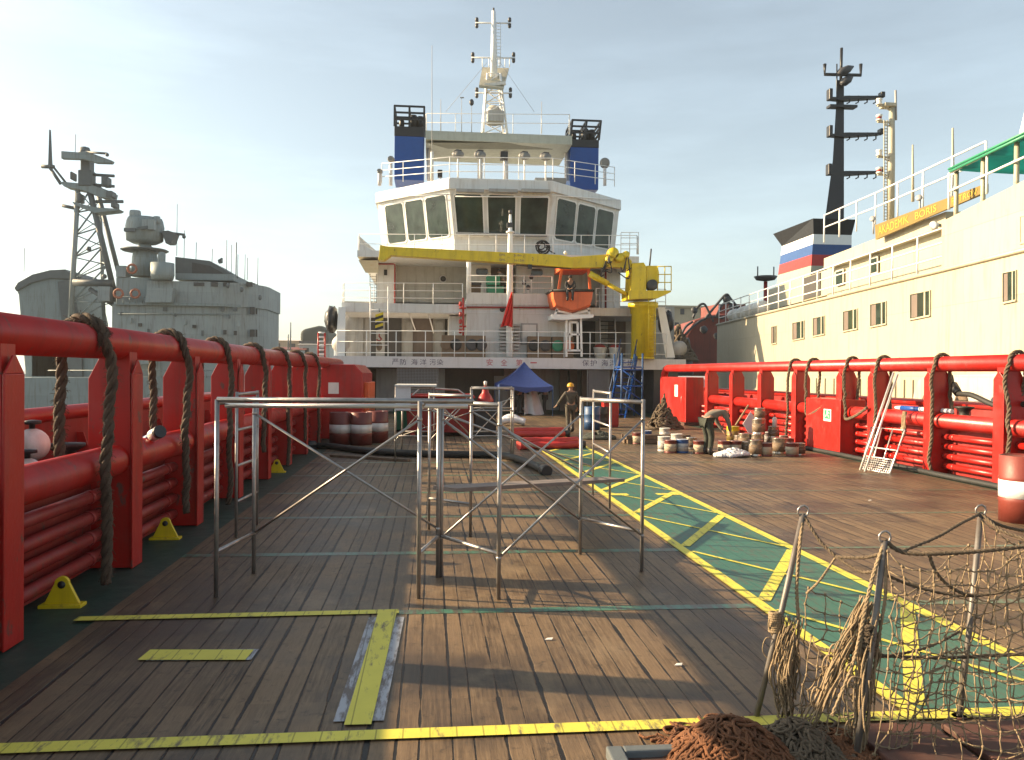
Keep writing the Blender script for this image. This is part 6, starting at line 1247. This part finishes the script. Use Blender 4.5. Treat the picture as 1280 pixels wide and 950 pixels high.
MB().hexa([W(1031, 276, 54), W(1055, 276, 54), W(1055, 276, 56.2), W(1031, 276, 56.2)], [W(1041, 200, 54.4), W(1055, 200, 54.4), W(1055, 200, 55.6), W(1041, 200, 55.6)]).build('mast_foot', 'black', dm)
MB().hexa([W(1041, 200, 54.4), W(1055, 200, 54.4), W(1055, 200, 55.6), W(1041, 200, 55.6)], [W(1047, 100, 54.7), W(1055, 100, 54.7), W(1055, 100, 55.3), W(1047, 100, 55.3)]).build('mast_trunk', 'black', dm)
MB().tube([W(1051, 101, 55), W(1052, 60, 55)], .1, 6).build('topmast', 'black', dm); MB().tube([W(1046, 130, 54.5), W(1046, 80, 54.5)], .05, 5).build('wire', 'black', dm)
for py, pl, pr in ((122, 1040, 1103), (168, 1040, 1102), (216, 1039, 1101)):
    MB().fprism([(pl, py-1), (1056, py-1), (1056, py-2.5), (pr, py-2.5), (pr, py-.5), (1056, py+3), (pl, py+1.5)], 54.3, .5).build('signal_arm', 'black', dm)
    MB().fbox(pl-3, py-12, pl+1.5, py+2, 54.2, .5).build('signal_lamp', 'black', dm, .05); MB().fbox(pr-1, py-8, pr+4, py-1, 54.2, .5).build('signal_lamp', 'black', dm, .05)
    for k in range(4): q = W(1062+k*11, py+3, 54.5); MB().tube([q+V((0, 0, .3)), q-V((0, 0, .15)), q-V((.2, 0, .25))], .05, 5).build('hook', 'black', dm)
MB().fprism([(1038, 130), (1072, 131), (1072, 134), (1038, 133)], 54.3, .6).build('signal_arm', 'black', dm)
MB().tube([W(1031, 80, 54.5), W(1031, 93, 54.5), W(1076, 94, 54.5), W(1076, 80, 54.5)], .12, 6).build('radar_yard', 'black', dm)
for a, b in (((1046, 93), (1067, 83)), ((1051, 105), (1066, 96))): q, e = W(*a, 54.3), W(*b, 54.3); MB().tube([q, q.lerp(e, .25), q.lerp(e, .7), e], [.1, .3, .26, .05], 10).build('radar_scanner', 'hull', dm)
wm = thing('light_mast', 'white mast carrying red and white lamps on the right ship', 'mast', S(1114, 270, 4)); Yv = S(1114, 270, 4).y
MB().tube([W(1113, 276, Yv), W(1114.5, 200, Yv), W(1115, 131, Yv)], [.16, .14, .11], 12).build('pole', 'cream', wm); MB().tube([W(1120, 150, Yv), W(1119.5, 113, Yv)], .05, 6).build('aerial', 'grey', wm); MB().fbox(1107, 128, 1121, 132, Yv-.2, .5).build('head', 'cream', wm)
for py, mt in ((133, 'plast'), (153, 'red'), (197, 'plast'), (219, 'red')):
    MB().bar(W(1113, py, Yv), W(1097, py-1, Yv), .10, .07).build('bracket', 'cream', wm); q = W(1099, py-2, Yv); MB().lathe([(.13, 0), (.13, .06), (.10, .08), (.10, .16), (.13, .18), (.13, .25), (0, .27)], q, 12).build('lamp', 'plast', wm); MB().lathe([(.105, .08), (.105, .16)], q, 12).build('lens', mt, wm); MB().tube([W(1106, py+2, Yv), W(1114, py+6, Yv)], .03, 5).build('strut', 'cream', wm)
m = MB()
for px in (1105, 1109): m.tube([W(px, 276, Yv-.3), W(px, 150, Yv-.3)], .025, 5)
for k in range(32): m.tube([W(1105, 274-k*3.9, Yv-.3), W(1109, 274-k*3.9, Yv-.3)], .018, 5)
m.build('mast_ladder', 'cream', wm)
for px, y0, y1, off, lab in ((1141, 252, 181, 3, 'white whip aerial right of the white lamp mast'), (1191, 232, 160, 2, 'faint whip aerial by left edge of green awning')): tag(MB().tube([S(px, y0, off), S(px, y1, off)], [.06, .03], 6).build('aerial', 'cream'), lab, 'aerial', 'aerials of the white ship')
# awning
aw = thing('awning', 'green and teal awning on white posts at upper right', 'awning', S(1240, 250, 1)); 
A_, Bv = S(1186, 211.5, .3), S(1300, 156, .3); Bv.z = A_.z; 
g = lambda u, v: A_+(Bv-A_)*u+O_*(5.*v)-V((0, 0, .10*math.sin(u*9.4)**2+.12*math.sin(v*3.14)))
m = MB()
for i in range(16):
    for j in range(6): m.quad(g(i/16, j/6), g((i+1)/16, j/6), g((i+1)/16, (j+1)/6), g(i/16, (j+1)/6))
o = m.build('sheet', 'cyan', aw); sm = o.modifiers.new('thick', 'SOLIDIFY'); sm.thickness = .02
MB().tube([A_, Bv], .035, 8).build('edge_pole', 'green', aw)
for j in (0, .5, 1): MB().tube([g(.02, j)-V((0, 0, .08)), g(1, j)-V((0, 0, .08))], .04, 6).build('ridge_pole', 'green', aw)
for u in (.03, .36, .72):
    q = g(u, .03); MB().tube([q, V((q.x, q.y, u1.z-.6+0*u))], .06, 8).build('post', 'cream', aw); q2 = g(u, .97); MB().tube([q2, V((q2.x, q2.y, u1.z-.6))], .06, 8).build('post', 'cream', aw)
railing('white railing beneath the green awning', [S(1186, 262, .35), S(1290, 219, .35)], 1.0, (1., .5), 1.6, .03, 'whitep', 'railings of the white ship')
t = thing('white_tower', 'white sloping structure rising behind the green awning', 'ship structure', S(1276, 200, 6)); MB().prism([S(1262, 215, 5.6), S(1310, 215, 5.6), S(1310, 90, 5.6), S(1283, 130, 5.6)], O_*3).build('casing', 'whitep', t)
# ------------------------------------------------------------------ red vessel and sheds ahead to starboard
t = thing('quay_building', 'long beige building beyond the crane with dark square windows', 'building', W(880, 440, 130)); Yq = 130
MB().fbox(800, 384, 925, 470, Yq, 14).build('wall', 'beige', t); MB().fbox(798, 382, 927, 384.5, Yq-.4, 15).build('parapet', 'beige', t)
for px, py in ((853, 389), (878, 390), (846, 406), (866, 407), (886, 408), (906, 409), (838, 390), (900, 390)): f = MB().fbox(px-2.5, py-3, px+2.5, py+4, Yq-.08, .07).build('window', 'hull', t)
rs = thing('work_boat', 'rust red work boat with black davits ahead of the white ship', 'work boat', W(880, 450, 75)); Yr = 72
MB().prism([W(846, 470, Yr), W(856, 418, Yr), W(868, 400, Yr), W(890, 393, Yr), W(930, 390, Yr), W(930, 470, Yr)], (1.5, 14, 0)).build('hull', 'rship', rs, .3)
MB().prism([W(838, 470, Yr-4), W(846, 428, Yr-4), W(862, 420, Yr-4), W(868, 470, Yr-4)], (2, 8, 0)).build('bow_fender', 'hull', rs, .3)
for pts in (((866, 398), (872, 384), (880, 380), (886, 390), (892, 402)), ((880, 400), (898, 378), (908, 368), (914, 374), (924, 386)), ((895, 396), (904, 380), (914, 380), (926, 392)), ((850, 425), (870, 405), (888, 396), (905, 398)), ((846, 432), (856, 410), (866, 402))): MB().tube(cat([W(*p, Yr-1) for p in pts], 5), .11, 6).build('davit', 'hull', rs)
for px, py, r in ((868, 388, .3), (908, 374, .35), (914, 384, .3), (880, 412, .35), (896, 420, .3)): MB().ball(W(px, py, Yr-1), r, r*.6, r, 10, 8, .1).build('sheave', 'hull', rs)
MB().fbox(898, 380, 932, 396, Yr+2, 5).build('deckhouse', 'rship', rs)
p = W(845, 408, 60); pile('grey heap of old nets piled beyond the big buoy', V((p.x+.2, 60, W(845, 452, 60).z)), 1.4, 1., 2.6, 60, .12, 'rope', peak=1.0)
# ------------------------------------------------------------------ thin harbour haze
hm = bpy.data.materials.new('harbour_haze'); hm.use_nodes = True; hn = hm.node_tree; hn.nodes.remove(hn.nodes['Principled BSDF'])
pv = hn.nodes.new('ShaderNodeVolumePrincipled'); pv.inputs['Color'].default_value = (.86, .90, .93, 1); pv.inputs['Density'].default_value = .00032; pv.inputs['Anisotropy'].default_value = .3
hn.links.new(pv.outputs[0], hn.nodes['Material Output'].inputs['Volume'])
struct(MB().box(-2600, 2600, -400, 4100, -4, 32).build('haze', hm), 'stuff')
